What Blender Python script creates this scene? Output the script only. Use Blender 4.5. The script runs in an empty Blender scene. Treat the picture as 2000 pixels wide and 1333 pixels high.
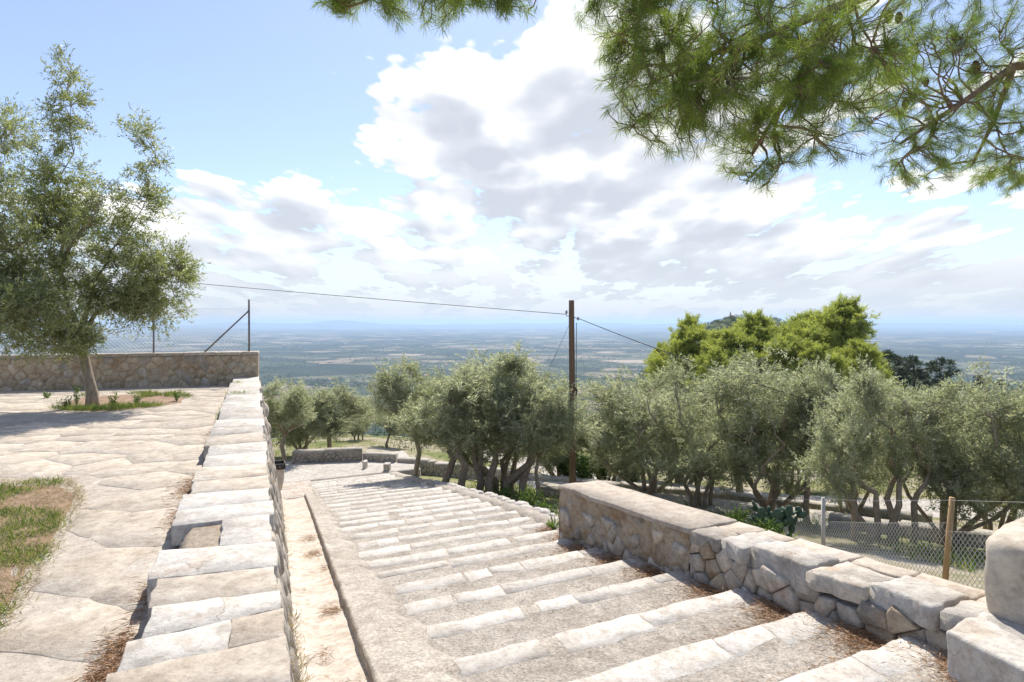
import bpy, math, random
import numpy as np
from mathutils import Vector, noise as mnoise

R = math.radians
rng = np.random.default_rng(7)
random.seed(7)
scene = bpy.context.scene
COL = scene.collection

# ------------------------------------------------------------------ camera
EYE = 1.6          # eye height above the top landing
FPX = 1222.0       # focal length in photo pixels (2000 wide)
HORY = 628.0       # photo row of the eye level
cam_d = bpy.data.cameras.new('camera')
cam = bpy.data.objects.new('camera', cam_d)
COL.objects.link(cam)
cam.location = (0, 0, EYE)
cam.rotation_euler = (R(90), 0, 0)
cam_d.sensor_width = 36.0
cam_d.lens = 36.0 * FPX / 2000.0
cam_d.shift_y = -(666.5 - HORY) / 2000.0
cam_d.clip_start = 0.05
cam_d.clip_end = 90000
scene.camera = cam

# ------------------------------------------------------------------ light
SUN_EL, SUN_AZ = 52.0, 6.0      # azimuth clockwise from straight ahead (+Y)
sun_d = bpy.data.lights.new('sun', 'SUN')
sun_d.energy = 4.2
sun_d.angle = R(0.53)
sun_d.color = (1.0, 0.94, 0.85)
sun = bpy.data.objects.new('sun', sun_d)
COL.objects.link(sun)
_a, _e = R(SUN_AZ), R(SUN_EL)
SUNDIR = Vector((math.sin(_a) * math.cos(_e), math.cos(_a) * math.cos(_e), math.sin(_e)))
sun.rotation_euler = SUNDIR.to_track_quat('Z', 'Y').to_euler()
sun.location = SUNDIR * 50

vs = scene.view_settings
vs.view_transform = 'Standard'
vs.look = 'None'
vs.exposure = 0.72
vs.gamma = 1.0
vs.use_curve_mapping = False
scene.cycles.use_denoising = True
scene.cycles.denoising_prefilter = 'ACCURATE'
scene.cycles.max_bounces = 8
scene.cycles.diffuse_bounces = 5
scene.cycles.glossy_bounces = 2
scene.cycles.transmission_bounces = 4
scene.cycles.volume_bounces = 1
scene.cycles.caustics_reflective = False
scene.cycles.caustics_refractive = False


# ------------------------------------------------------------------ node helper
class NT:
    def __init__(self, tree):
        self.t = tree
        self.n = tree.nodes
        self.l = tree.links

    def new(self, kind, **kw):
        nd = self.n.new(kind)
        for k, v in kw.items():
            setattr(nd, k, v)
        return nd

    def set(self, sock, v):
        if isinstance(v, bpy.types.NodeSocket):
            self.l.new(v, sock)
        elif v is not None:
            sock.default_value = v

    def math(self, op, a, b=None, c=None, clamp=False):
        nd = self.new('ShaderNodeMath', operation=op, use_clamp=clamp)
        self.set(nd.inputs[0], a)
        if b is not None:
            self.set(nd.inputs[1], b)
        if c is not None:
            self.set(nd.inputs[2], c)
        return nd.outputs[0]

    def vmath(self, op, a, b=None):
        nd = self.new('ShaderNodeVectorMath', operation=op)
        self.set(nd.inputs[0], a)
        if b is not None:
            self.set(nd.inputs[1], b)
        return nd.outputs[0]

    def mix(self, f, a, b, blend='MIX'):
        nd = self.new('ShaderNodeMix', data_type='RGBA', blend_type=blend)
        self.set(nd.inputs[0], f)
        self.set(nd.inputs[6], a if isinstance(a, bpy.types.NodeSocket) else (*a, 1) if len(a) == 3 else a)
        self.set(nd.inputs[7], b if isinstance(b, bpy.types.NodeSocket) else (*b, 1) if len(b) == 3 else b)
        return nd.outputs[2]

    def noise(self, vec, scale, detail=4, rough=0.55, dist=0.0, dim='3D'):
        nd = self.new('ShaderNodeTexNoise', noise_dimensions=dim)
        self.set(nd.inputs['Vector'], vec)
        nd.inputs['Scale'].default_value = scale
        nd.inputs['Detail'].default_value = detail
        nd.inputs['Roughness'].default_value = rough
        nd.inputs['Distortion'].default_value = dist
        return nd.outputs[0]

    def voro(self, vec, scale, feature='F1', out=0):
        nd = self.new('ShaderNodeTexVoronoi', feature=feature)
        self.set(nd.inputs['Vector'], vec)
        nd.inputs['Scale'].default_value = scale
        return nd.outputs[out]

    def ramp(self, f, stops, interp='LINEAR'):
        nd = self.new('ShaderNodeValToRGB')
        cr = nd.color_ramp
        cr.interpolation = interp
        while len(cr.elements) < len(stops):
            cr.elements.new(0.5)
        for el, (p, c) in zip(cr.elements, stops):
            el.position = p
            el.color = (*c, 1) if len(c) == 3 else c
        self.set(nd.inputs[0], f)
        return nd.outputs[0]

    def smooth(self, v, a, b):
        nd = self.new('ShaderNodeMapRange', interpolation_type='SMOOTHSTEP')
        self.set(nd.inputs[0], v)
        nd.inputs[1].default_value = a
        nd.inputs[2].default_value = b
        return nd.outputs[0]


# ------------------------------------------------------------------ world: Nishita sky + procedural cumulus
def build_world():
    w = bpy.data.worlds.new('World')
    scene.world = w
    w.use_nodes = True
    w.cycles.sampling_method = 'MANUAL'
    w.cycles.sample_map_resolution = 512
    N = NT(w.node_tree)
    N.n.clear()
    out = N.new('ShaderNodeOutputWorld')
    bg = N.new('ShaderNodeBackground')
    bg.inputs[1].default_value = 0.122
    N.l.new(bg.outputs[0], out.inputs[0])
    sky = N.new('ShaderNodeTexSky', sky_type='NISHITA')
    sky.sun_disc = False
    sky.sun_elevation = R(SUN_EL)
    sky.sun_rotation = R(SUN_AZ)
    sky.altitude = 300
    sky.air_density = 1.0
    sky.dust_density = 0.6
    sky.ozone_density = 1.5
    tc = N.new('ShaderNodeTexCoord')
    sep = N.new('ShaderNodeSeparateXYZ')
    N.l.new(tc.outputs['Generated'], sep.inputs[0])
    x, y, z = sep.outputs
    az = N.math('ARCTAN2', x, y)
    el = N.math('ARCSINE', z)
    elp = N.math('MAXIMUM', el, 0.0)

    def field(dv, da=0.0, det=8.0):
        # clouds get smaller and flatter towards the horizon: log-like elevation coordinate
        e2 = N.math('ADD', elp, dv)
        lg = N.math('LOGARITHM', N.math('ADD', e2, 0.07), 2.718)
        inv = N.math('DIVIDE', 0.42, N.math('ADD', e2, 0.17))
        a2 = N.math('MULTIPLY', N.math('ADD', az, da), inv)
        cv = N.new('ShaderNodeCombineXYZ')
        N.set(cv.inputs[0], a2)
        N.set(cv.inputs[1], N.math('MULTIPLY', lg, 0.62))
        cv.inputs[2].default_value = 3.7
        big = N.noise(cv.outputs[0], 2.6, 2, 0.5, dim='2D')
        med = N.noise(cv.outputs[0], 6.0, det, 0.60, 0.0, dim='2D')
        bl = N.new('ShaderNodeTexVoronoi', feature='F1', voronoi_dimensions='2D')
        N.l.new(cv.outputs[0], bl.inputs['Vector'])
        bl.inputs['Scale'].default_value = 7.5
        bl.inputs['Detail'].default_value = 3.0 if det > 4 else 1.0
        bl.inputs['Roughness'].default_value = 0.6
        puff = N.math('MULTIPLY', N.math('SUBTRACT', 0.45, bl.outputs['Distance']), 0.42)
        return N.math('ADD', N.math('ADD', N.math('MULTIPLY', big, 0.42), N.math('MULTIPLY', med, 0.58)), puff)

    d0 = field(0.0)
    c0 = field(0.0, 0.0, 3.0)
    d1 = field(0.05, 0.012, 3.0)

    lifts = []

    def blob(px, py, rx, ry, wt):
        u, v = (px - 1000) / FPX, (HORY - py) / FPX
        a0 = math.atan(u)
        e0 = math.atan(v * math.cos(a0))
        dx = N.math('DIVIDE', N.math('SUBTRACT', az, a0), rx / FPX)
        dy = N.math('DIVIDE', N.math('SUBTRACT', el, e0), ry / FPX)
        r2 = N.math('ADD', N.math('MULTIPLY', dx, dx), N.math('MULTIPLY', dy, dy))
        g = N.math('EXPONENT', N.math('MULTIPLY', r2, -1.0))
        if wt > 0:
            lifts.append(N.math('MULTIPLY', N.math('MULTIPLY', g, dy), wt * 1.5))
        return N.math('MULTIPLY', g, wt)

    terms = [blob(760, 190, 130, 90, .20), blob(930, 215, 250, 160, .26), blob(1180, 130, 260, 220, .28), blob(1500, 160, 420, 260, .22),
             blob(1100, 350, 330, 90, .24), blob(560, 385, 120, 65, .30), blob(470, 485, 200, 80, .28), blob(340, 350, 110, 40, .20),
             blob(820, 440, 260, 60, .16), blob(1300, 480, 190, 70, .20), blob(1750, 480, 400, 120, .12),
             blob(250, 120, 330, 200, -.30), blob(640, 320, 60, 60, -.16), blob(430, 220, 180, 100, -.22),
             blob(200, 350, 160, 50, .16)]
    lay = terms[0]
    for t_ in terms[1:]:
        lay = N.math('ADD', lay, t_)
    low = N.math('MULTIPLY', N.smooth(el, 0.24, 0.05), 0.17)      # cloud decks close up towards the horizon
    dens = N.math('ADD', N.math('ADD', d0, lay), low)
    mask = N.smooth(dens, 0.465, 0.575)
    thick = N.smooth(dens, 0.56, 0.92)
    dif = N.math('ADD', N.math('MULTIPLY', N.math('SUBTRACT', c0, d1), .75), N.math('MULTIPLY', N.math('SUBTRACT', d0, c0), .5))
    lit = N.math('ADD', N.math('MULTIPLY', dif, 3.6), 0.95)
    for lf in lifts:
        lit = N.math('ADD', lit, lf)
    lit = N.math('SUBTRACT', lit, N.math('MULTIPLY', thick, 0.40), clamp=True)
    ccol = N.ramp(lit, [(0.0, (3.4, 3.6, 4.0)), (0.3, (3.9, 4.1, 4.45)), (0.6, (4.9, 5.0, 5.15)), (1.0, (6.4, 6.4, 6.3))])
    hz = N.smooth(el, 0.16, -0.01)
    ccol = N.mix(N.math('MULTIPLY', hz, 0.75), ccol, (3.5, 3.75, 4.1))
    mk_ = N.math('MULTIPLY', mask, 0.97)
    tint = N.mix(1.0, sky.outputs[0], (.84, .84, .93), 'MULTIPLY')
    tint = N.mix(.16, tint, (4.3, 4.6, 5.1))
    col = N.mix(mk_, tint, ccol)
    col = N.mix(N.math('MULTIPLY', hz, .9), col, (3.7, 3.95, 4.3))
    N.l.new(col, bg.inputs[0])


build_world()


# ------------------------------------------------------------------ mesh helpers
def tag(o, label=None, cat=None, group=None, kind=None):
    if label:
        o['label'] = label
    if cat:
        o['category'] = cat
    if group:
        o['group'] = group
    if kind:
        o['kind'] = kind
    return o


def link(o, parent=None):
    COL.objects.link(o)
    if parent is not None:
        o.parent = parent
    return o


def mesh_from(name, V, F, mat, smooth=False, rnd=None):
    """V (n,3) array, F list of index lists or (m,k) array"""
    me = bpy.data.meshes.new(name)
    V = np.asarray(V, dtype=np.float32)
    if isinstance(F, np.ndarray):
        m, k = F.shape
        flat = F.astype(np.int32).ravel()
        starts = np.arange(0, m * k, k, dtype=np.int32)
    else:
        m = len(F)
        lens = np.array([len(f) for f in F], dtype=np.int32)
        flat = np.array([i for f in F for i in f], dtype=np.int32)
        starts = np.concatenate([[0], np.cumsum(lens)[:-1]]).astype(np.int32)
    me.vertices.add(len(V))
    me.vertices.foreach_set('co', V.ravel())
    me.loops.add(len(flat))
    me.loops.foreach_set('vertex_index', flat)
    me.polygons.add(m)
    me.polygons.foreach_set('loop_start', starts)
    if smooth:
        me.polygons.foreach_set('use_smooth', np.ones(m, dtype=bool))
    me.update(calc_edges=True)
    me.validate()
    if rnd is not None:
        at = me.attributes.new('rnd', 'FLOAT', 'FACE')
        at.data.foreach_set('value', np.asarray(rnd, dtype=np.float32))
    me.materials.append(mat)
    return me


def obj(name, V, F, mat, parent=None, smooth=False, rnd=None, loc=None):
    V = np.asarray(V, dtype=np.float32)
    if loc is not None:
        V = V - np.asarray(loc, dtype=np.float32)
    o = bpy.data.objects.new(name, mesh_from(name, V, F, mat, smooth, rnd))
    if loc is not None and parent is None:
        o.location = loc
    return link(o, parent)


def empty(name, loc, label, cat, group=None, rz=0.0):
    o = bpy.data.objects.new(name, None)
    o.location = loc
    o.rotation_euler = (0, 0, rz)
    o.empty_display_size = 0.2
    link(o)
    return tag(o, label, cat, group)


class MB:
    def __init__(self):
        self.V = []
        self.F = []
        self.n = 0

    def add(self, V, F):
        V = np.asarray(V, dtype=np.float32).reshape(-1, 3)
        self.V.append(V)
        self.F += [[i + self.n for i in f] for f in F]
        self.n += len(V)

    def obj(self, name, mat, parent=None, smooth=False, loc=None):
        return obj(name, np.concatenate(self.V), self.F, mat, parent, smooth, None, loc)


def tube(pts, rad, sides=6, cap=True):
    pts = [Vector(p) for p in pts]
    n = len(pts)
    if not hasattr(rad, '__len__'):
        rad = [rad] * n
    V, F = [], []
    up = None
    for i in range(n):
        d = (pts[min(i + 1, n - 1)] - pts[max(i - 1, 0)])
        if d.length < 1e-9:
            d = Vector((0, 0, 1))
        d.normalize()
        if up is None:
            up = d.orthogonal().normalized()
        up = (up - d * up.dot(d))
        if up.length < 1e-6:
            up = d.orthogonal()
        up.normalize()
        s = d.cross(up)
        for k in range(sides):
            a = 2 * math.pi * k / sides
            V.append(pts[i] + (up * math.cos(a) + s * math.sin(a)) * rad[i])
    for i in range(n - 1):
        for k in range(sides):
            k2 = (k + 1) % sides
            F.append([i * sides + k, i * sides + k2, (i + 1) * sides + k2, (i + 1) * sides + k])
    if cap and sides > 2:
        F.append(list(range(sides))[::-1])
        F.append([(n - 1) * sides + k for k in range(sides)])
    return [tuple(v) for v in V], F


def P(px, py, Y):
    """world point seen at photo pixel (px,py) at depth Y"""
    return Vector(((px - 1000) / FPX * Y, Y, EYE - (py - HORY) / FPX * Y))


def PZ(px, py, z):
    """world point at photo pixel on the level z"""
    Y = (EYE - z) * FPX / (py - HORY)
    return Vector(((px - 1000) / FPX * Y, Y, z))


def fbm(x, y, z=0.0, sc=1.0, o=4):
    return mnoise.fractal(Vector((x * sc, y * sc, z * sc)), 1.0, 2.0, o)


# frames: stair (s,t) skewed, parapet (a,b) orthogonal
US = np.array([-.342, .940]); VT = np.array([.898, .44])
UW = np.array([-.381, .9246]); VW = np.array([.9246, .381])
DET = US[0] * VT[1] - US[1] * VT[0]


def S(s, t, z=0.0):
    p = US * s + VT * t
    return (p[0], p[1], z)


def st(x, y):
    return (x * VT[1] - y * VT[0]) / DET, (US[0] * y - US[1] * x) / DET


def W(a, b, z=0.0):
    p = UW * a + VW * b
    return (p[0], p[1], z)


KS = .173


def zplane(s):
    """height of the stair line (nosings)"""
    s = np.asarray(s, dtype=float)
    return np.where(s < 14, -KS * s, np.where(s < 24.5, -KS * 14 - .185 * (s - 14), -KS * 14 - .185 * 10.5))


def zp(s):
    return float(zplane(s))


ZT = -0.10        # terrace level
ZP = 0.10         # parapet top
ZL = zp(30)       # landing


# ------------------------------------------------------------------ materials
def principled(name, rough=0.9, spec=0.25):
    m = bpy.data.materials.new(name)
    m.use_nodes = True
    N = NT(m.node_tree)
    b = N.n['Principled BSDF']
    b.inputs['Roughness'].default_value = rough
    b.inputs['Specular IOR Level'].default_value = spec
    return m, N, b


def stone_mat(name, stops, scale=3.0, bump=0.4, spots=0.35, spot_col=(.16, .15, .14), fine=60.0, rust=0.0,
              per_obj=0.12, dist=0.014, cracks=0.0, grit=0.0):
    """weathered limestone: colour patches, lichen specks, pits, per-piece shift"""
    m, N, b = principled(name, 0.92, 0.2)
    geo = N.new('ShaderNodeNewGeometry')
    oi = N.new('ShaderNodeObjectInfo')
    off = N.vmath('SCALE', oi.outputs['Location'])
    rv = N.new('ShaderNodeCombineXYZ')
    N.set(rv.inputs[0], N.math('MULTIPLY', oi.outputs['Random'], 37.0))
    N.set(rv.inputs[1], N.math('MULTIPLY', oi.outputs['Random'], 91.0))
    pos = N.vmath('ADD', geo.outputs['Position'], rv.outputs[0])
    n1 = N.noise(pos, scale, 6, 0.6, 0.3)
    col = N.ramp(n1, stops)
    n2 = N.noise(pos, scale * 4.2, 8, 0.7)
    col = N.mix(0.75, col, N.ramp(n2, [(0.28, (.30, .28, .25)), (0.5, (.5, .5, .5)), (0.7, (.68, .67, .65))]), 'OVERLAY')
    n5 = N.noise(pos, fine * .55, 5, .75)
    col = N.mix(0.6, col, N.ramp(n5, [(.30, (.26, .25, .24)), (.46, (.5, .5, .5)), (.72, (.66, .66, .66))]), 'OVERLAY')
    if rust:
        n3 = N.noise(pos, scale * 1.3, 5, 0.6)
        col = N.mix(N.math('MULTIPLY', N.smooth(n3, .55, .70), rust), col, (.40, .22, .09))
    sp = N.noise(pos, fine, 3, 0.6)
    msk = N.math('MULTIPLY', N.smooth(sp, .60, .72), N.smooth(N.noise(pos, scale * 1.7, 3, .5), .42, .62))
    col = N.mix(N.math('MULTIPLY', msk, spots), col, spot_col)
    if cracks:
        nz = N.new('ShaderNodeTexNoise')
        N.l.new(pos, nz.inputs['Vector'])
        nz.inputs['Scale'].default_value = 5.0
        nz.inputs['Detail'].default_value = 6.0
        wv = N.vmath('ADD', pos, N.vmath('MULTIPLY', nz.outputs[1], (.35, .35, .35)))
        ed = N.voro(wv, cracks, 'DISTANCE_TO_EDGE')
        cm = N.math('MULTIPLY', N.smooth(ed, .010, .002), N.smooth(N.noise(pos, 1.7, 3, .5), .48, .60))
        col = N.mix(N.math('MULTIPLY', cm, .6), col, (.14, .11, .08))
    if grit:
        gv = N.new('ShaderNodeTexVoronoi')
        gv.inputs['Scale'].default_value = 75.0
        N.l.new(pos, gv.inputs['Vector'])
        sg = N.new('ShaderNodeSeparateColor')
        N.l.new(gv.outputs['Color'], sg.inputs[0])
        col = N.mix(grit, col, N.ramp(sg.outputs[0], [(0, (.22, .21, .20)), (.4, (.5, .5, .5)), (.85, (.6, .6, .6)), (1, (.85, .84, .82))]), 'OVERLAY')
    hs = N.new('ShaderNodeHueSaturation')
    N.set(hs.inputs['Value'], N.math('ADD', N.math('MULTIPLY', oi.outputs['Random'], per_obj * 2), .87 - per_obj))
    N.l.new(col, hs.inputs['Color'])
    N.l.new(hs.outputs[0], b.inputs['Base Color'])
    h = N.math('ADD', N.math('MULTIPLY', N.noise(pos, fine * .5, 8, .75), 0.8), N.math('ADD', N.math('MULTIPLY', n2, .35), N.math('MULTIPLY', sp, .35)))
    bp = N.new('ShaderNodeBump')
    bp.inputs['Strength'].default_value = bump
    bp.inputs['Distance'].default_value = dist
    N.l.new(h, bp.inputs['Height'])
    N.l.new(bp.outputs[0], b.inputs['Normal'])
    return m


M = {}
M['coping'] = stone_mat('pale_limestone', [(.28, (.36, .33, .29)), (.45, (.48, .445, .395)), (.6, (.57, .535, .48)), (.75, (.50, .42, .33))], 2.2, .55, .6, rust=.25, cracks=1.8)
M['nosing'] = stone_mat('white_limestone', [(.3, (.46, .415, .355)), (.5, (.555, .515, .46)), (.7, (.60, .565, .515))], 3.0, .6, .7, per_obj=.10)
M['paving'] = stone_mat('terrace_flagstone', [(.28, (.43, .36, .285)), (.5, (.51, .445, .365)), (.7, (.55, .49, .415))], 2.0, .7, .35, (.30, .24, .19), 45, per_obj=.09)
M['mortar'] = stone_mat('terrace_mortar', [(.3, (.43, .37, .30)), (.6, (.52, .46, .39))], 3.0, .6, .3, fine=70)
M['rubble'] = stone_mat('rubble_stone', [(.28, (.27, .245, .21)), (.45, (.41, .37, .315)), (.6, (.52, .47, .40)), (.74, (.54, .41, .28))], 3.4, .8, .7, rust=.45, per_obj=.18)
M['render'] = stone_mat('old_lime_render', [(.28, (.36, .25, .16)), (.45, (.52, .42, .30)), (.62, (.60, .52, .41)), (.75, (.54, .33, .16))], 3.0, 1.0, .6, (.22, .18, .14), 30, rust=.55, dist=.04)
M['wallmortar'] = stone_mat('wall_mortar', [(.3, (.36, .29, .21)), (.6, (.48, .40, .31))], 4.0, .9, .4, rust=.3)
M['concrete'] = stone_mat('step_concrete', [(.28, (.32, .28, .235)), (.5, (.39, .35, .30)), (.72, (.44, .40, .35))], 1.6, .9, .55, (.22, .20, .18), 55, dist=.012, cracks=.9, grit=.55)
M['cap'] = stone_mat('wall_cap_concrete', [(.3, (.43, .36, .285)), (.55, (.50, .435, .36)), (.75, (.53, .475, .405))], 2.2, .5, .3, (.35, .3, .25), 50)
M['gutter'] = stone_mat('gutter_plaster', [(.3, (.42, .35, .28)), (.5, (.53, .47, .40)), (.72, (.57, .525, .465))], 2.6, .6, .6, (.36, .24, .16), 24, rust=.5, cracks=1.2)
M['plaster'] = stone_mat('pillar_plaster', [(.3, (.42, .355, .275)), (.55, (.52, .455, .37)), (.75, (.56, .505, .43))], 2.4, .5, .3, (.36, .27, .18), 14, rust=.12, cracks=2.6)
M['path'] = stone_mat('gravel_path', [(.3, (.40, .365, .32)), (.6, (.50, .465, .415))], 1.2, .6, .5, (.22, .21, .2), 30, grit=.5)
M['farwall'] = stone_mat('path_wall_stone', [(.28, (.27, .25, .22)), (.5, (.40, .37, .32)), (.7, (.50, .46, .40))], 2.5, .8, .6, per_obj=.15)


def simple_mat(name, col, rough=.8, var=.25, scale=8.0, bump=0.0, metal=0.0, spec=.3, streak=None):
    m, N, b = principled(name, rough, spec)
    b.inputs['Metallic'].default_value = metal
    tcd = N.new('ShaderNodeTexCoord')
    v = tcd.outputs['Object']
    if streak:
        mp = N.new('ShaderNodeMapping')
        mp.inputs['Scale'].default_value = streak
        N.l.new(v, mp.inputs[0])
        v = mp.outputs[0]
    n = N.noise(v, scale, 6, .65)
    lo = tuple(c * (1 - var) for c in col)
    hi = tuple(min(1, c * (1 + var)) for c in col)
    c = N.ramp(n, [(.3, lo), (.7, hi)])
    N.l.new(c, b.inputs['Base Color'])
    if bump:
        bp = N.new('ShaderNodeBump')
        bp.inputs['Strength'].default_value = bump
        bp.inputs['Distance'].default_value = .02
        N.l.new(n, bp.inputs['Height'])
        N.l.new(bp.outputs[0], b.inputs['Normal'])
    return m


def leaf_mat(name, stops, trans=.3, rough=.55, spec=.35, tcol=(1.1, 1.2, .5)):
    m, N, b = principled(name, rough, spec)
    at = N.new('ShaderNodeAttribute', attribute_name='rnd')
    col = N.ramp(at.outputs['Fac'], stops)
    N.l.new(col, b.inputs['Base Color'])
    tr = N.new('ShaderNodeBsdfTranslucent')
    tc_ = N.mix(1.0, col, (*tcol, 1), 'MULTIPLY')
    N.l.new(tc_, tr.inputs[0])
    mx = N.new('ShaderNodeMixShader')
    mx.inputs[0].default_value = trans
    out = [n for n in N.n if n.type == 'OUTPUT_MATERIAL'][0]
    N.l.new(b.outputs[0], mx.inputs[1])
    N.l.new(tr.outputs[0], mx.inputs[2])
    N.l.new(mx.outputs[0], out.inputs[0])
    return m


M['bark'] = simple_mat('olive_bark', (.31, .25, .19), .95, .45, 9, .8, streak=(3, 3, .6))
M['bark_dark'] = simple_mat('dark_bark', (.12, .095, .075), .95, .4, 9, .8, streak=(3, 3, .6))
M['pinebark'] = simple_mat('pine_bark', (.24, .17, .125), .95, .4, 14, .7)
M['cone'] = simple_mat('pine_cone_scale', (.13, .08, .05), .85, .4, 30, .4)
M['polewood'] = simple_mat('weathered_pole_wood', (.20, .125, .08), .9, .5, 6, .8, streak=(9, 9, .35))
M['steel'] = simple_mat('galvanised_steel', (.42, .42, .41), .5, .15, 20, 0, .6)
M['wire'] = simple_mat('fence_wire', (.60, .60, .59), .5, .1, 20, 0, .4)
M['rustpost'] = simple_mat('weathered_post_steel', (.20, .19, .19), .7, .3, 9, .1, .3)
M['woodpost'] = simple_mat('wooden_fence_post', (.42, .27, .14), .85, .3, 6, .3, streak=(8, 8, .5))
M['greypost'] = simple_mat('concrete_fence_post', (.45, .43, .40), .9, .2, 9, .3)
M['cable'] = simple_mat('black_cable', (.05, .05, .055), .6, .1)
M['dark_iron'] = simple_mat('dark_iron', (.05, .042, .04), .6, .3, 20, .2, .3)
M['cactus'] = simple_mat('cactus_pad', (.055, .095, .06), .6, .25, 5, .2)
M['soil'] = simple_mat('bare_soil', (.27, .185, .125), .97, .35, 7, .8)
M['olive'] = leaf_mat('olive_leaves', [(.0, (.225, .245, .14)), (.45, (.355, .38, .25)), (.75, (.47, .495, .37)), (1., (.66, .68, .58))], .52, tcol=(1.17, 1.17, .85))
M['olive_near'] = leaf_mat('terrace_olive_leaves', [(.0, (.15, .175, .075)), (.5, (.27, .295, .14)), (.8, (.41, .43, .25)), (1., (.64, .65, .53))], .48, .42, .5, tcol=(1.15, 1.2, .6))
M['pine_bright'] = leaf_mat('young_pine_needles', [(.0, (.22, .26, .07)), (.5, (.38, .43, .13)), (1., (.52, .56, .21))], .5, tcol=(1.15, 1.15, .6))
M['pine_dark'] = leaf_mat('dark_pine_needles', [(.0, (.025, .045, .022)), (.6, (.05, .08, .035)), (1., (.08, .115, .05))], .15)
M['needle'] = leaf_mat('pine_needles', [(.0, (.11, .16, .045)), (.5, (.21, .285, .08)), (.85, (.36, .42, .13)), (1., (.42, .30, .14))], .5)
M['grass'] = leaf_mat('grass_blades', [(.0, (.07, .12, .025)), (.5, (.16, .23, .05)), (.8, (.30, .34, .10)), (1., (.45, .38, .20))], .35)
M['weed'] = leaf_mat('weed_leaves', [(.0, (.06, .11, .025)), (.6, (.13, .21, .05)), (1., (.24, .31, .09))], .35)
M['drygrass'] = leaf_mat('dry_grass', [(.0, (.24, .17, .09)), (.5, (.40, .30, .17)), (1., (.52, .43, .28))], .25)
M['litter'] = leaf_mat('dry_needle_litter', [(.0, (.17, .085, .04)), (.5, (.33, .18, .09)), (1., (.48, .31, .18))], .1)
M['macchia'] = leaf_mat('macchia_leaves', [(.0, (.03, .05, .02)), (.5, (.07, .10, .035)), (1., (.14, .18, .06))], .2)


def ground_material():
    m, N, b = principled('hillside_and_plain', .97, .1)
    geo = N.new('ShaderNodeNewGeometry')
    pos = geo.outputs['Position']
    sep = N.new('ShaderNodeSeparateXYZ')
    N.l.new(pos, sep.inputs[0])
    # near: stony earth with grass
    n1 = N.noise(pos, .22, 6, .6)
    n2 = N.noise(pos, 2.2, 6, .65)
    near = N.ramp(N.math('ADD', N.math('MULTIPLY', n1, .6), N.math('MULTIPLY', n2, .4)),
                  [(.34, (.09, .12, .035)), (.46, (.17, .18, .07)), (.54, (.30, .26, .18)), (.66, (.42, .39, .34))])
    # hill: macchia
    hill = N.ramp(N.noise(pos, .06, 8, .68), [(.34, (.03, .05, .018)), (.52, (.075, .095, .035)), (.64, (.16, .15, .085)), (.75, (.33, .30, .24))])
    # plain: fields, woods, orchards
    flat = N.new('ShaderNodeCombineXYZ')
    N.l.new(sep.outputs[0], flat.inputs[0])
    N.l.new(sep.outputs[1], flat.inputs[1])
    wob = N.new('ShaderNodeTexNoise')
    N.l.new(flat.outputs[0], wob.inputs['Vector'])
    wob.inputs['Scale'].default_value = .0016
    pw = N.vmath('ADD', flat.outputs[0], N.vmath('MULTIPLY', wob.outputs[1], (420, 420, 0)))
    vc = N.new('ShaderNodeTexVoronoi')
    vc.inputs['Scale'].default_value = .0042
    N.l.new(pw, vc.inputs['Vector'])
    sepc = N.new('ShaderNodeSeparateColor')
    N.l.new(vc.outputs['Color'], sepc.inputs[0])
    big = N.noise(flat.outputs[0], .00034, 5, .6)
    sel = N.math('ADD', N.math('MULTIPLY', sepc.outputs[0], .45), N.math('MULTIPLY', big, .75))
    fields = N.ramp(sel, [(.36, (.026, .038, .026)), (.50, (.036, .050, .034)), (.58, (.065, .078, .048)), (.66, (.13, .13, .085)),
                          (.72, (.24, .195, .135)), (.80, (.36, .29, .215)), (.86, (.09, .105, .06))], 'CONSTANT')
    dots = N.voro(flat.outputs[0], .045)
    trees = N.math('MULTIPLY', N.smooth(dots, .55, .25), N.smooth(N.noise(flat.outputs[0], .0022, 4, .6), .46, .56))
    fields = N.mix(trees, fields, (.025, .045, .02))
    lines = N.voro(pw, .0042, 'DISTANCE_TO_EDGE')
    fields = N.mix(N.math('MULTIPLY', N.smooth(lines, .06, .02), .8), fields, (.025, .04, .02))
    fields = N.mix(.35, fields, N.ramp(N.noise(flat.outputs[0], .02, 5, .7), [(.3, (.2, .2, .2)), (.7, (.8, .8, .8))]), 'OVERLAY')
    z = sep.outputs[2]
    dist = N.math('SQRT', N.math('ADD', N.math('MULTIPLY', sep.outputs[0], sep.outputs[0]), N.math('MULTIPLY', sep.outputs[1], sep.outputs[1])))
    c = N.mix(N.smooth(dist, 38, 85), near, hill)
    c = N.mix(N.smooth(z, -150, -205), c, fields)
    N.l.new(c, b.inputs['Base Color'])
    bp = N.new('ShaderNodeBump')
    bp.inputs['Strength'].default_value = .8
    bp.inputs['Distance'].default_value = .06
    N.l.new(N.noise(pos, 5.0, 8, .7), bp.inputs['Height'])
    N.l.new(bp.outputs[0], b.inputs['Normal'])
    return m


M['ground'] = ground_material()


# ------------------------------------------------------------------ terrain
def sstep(x, a, b):
    t = np.clip((x - a) / (b - a), 0, 1)
    return t * t * (3 - 2 * t)


ZPLAIN = -220.0


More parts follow.
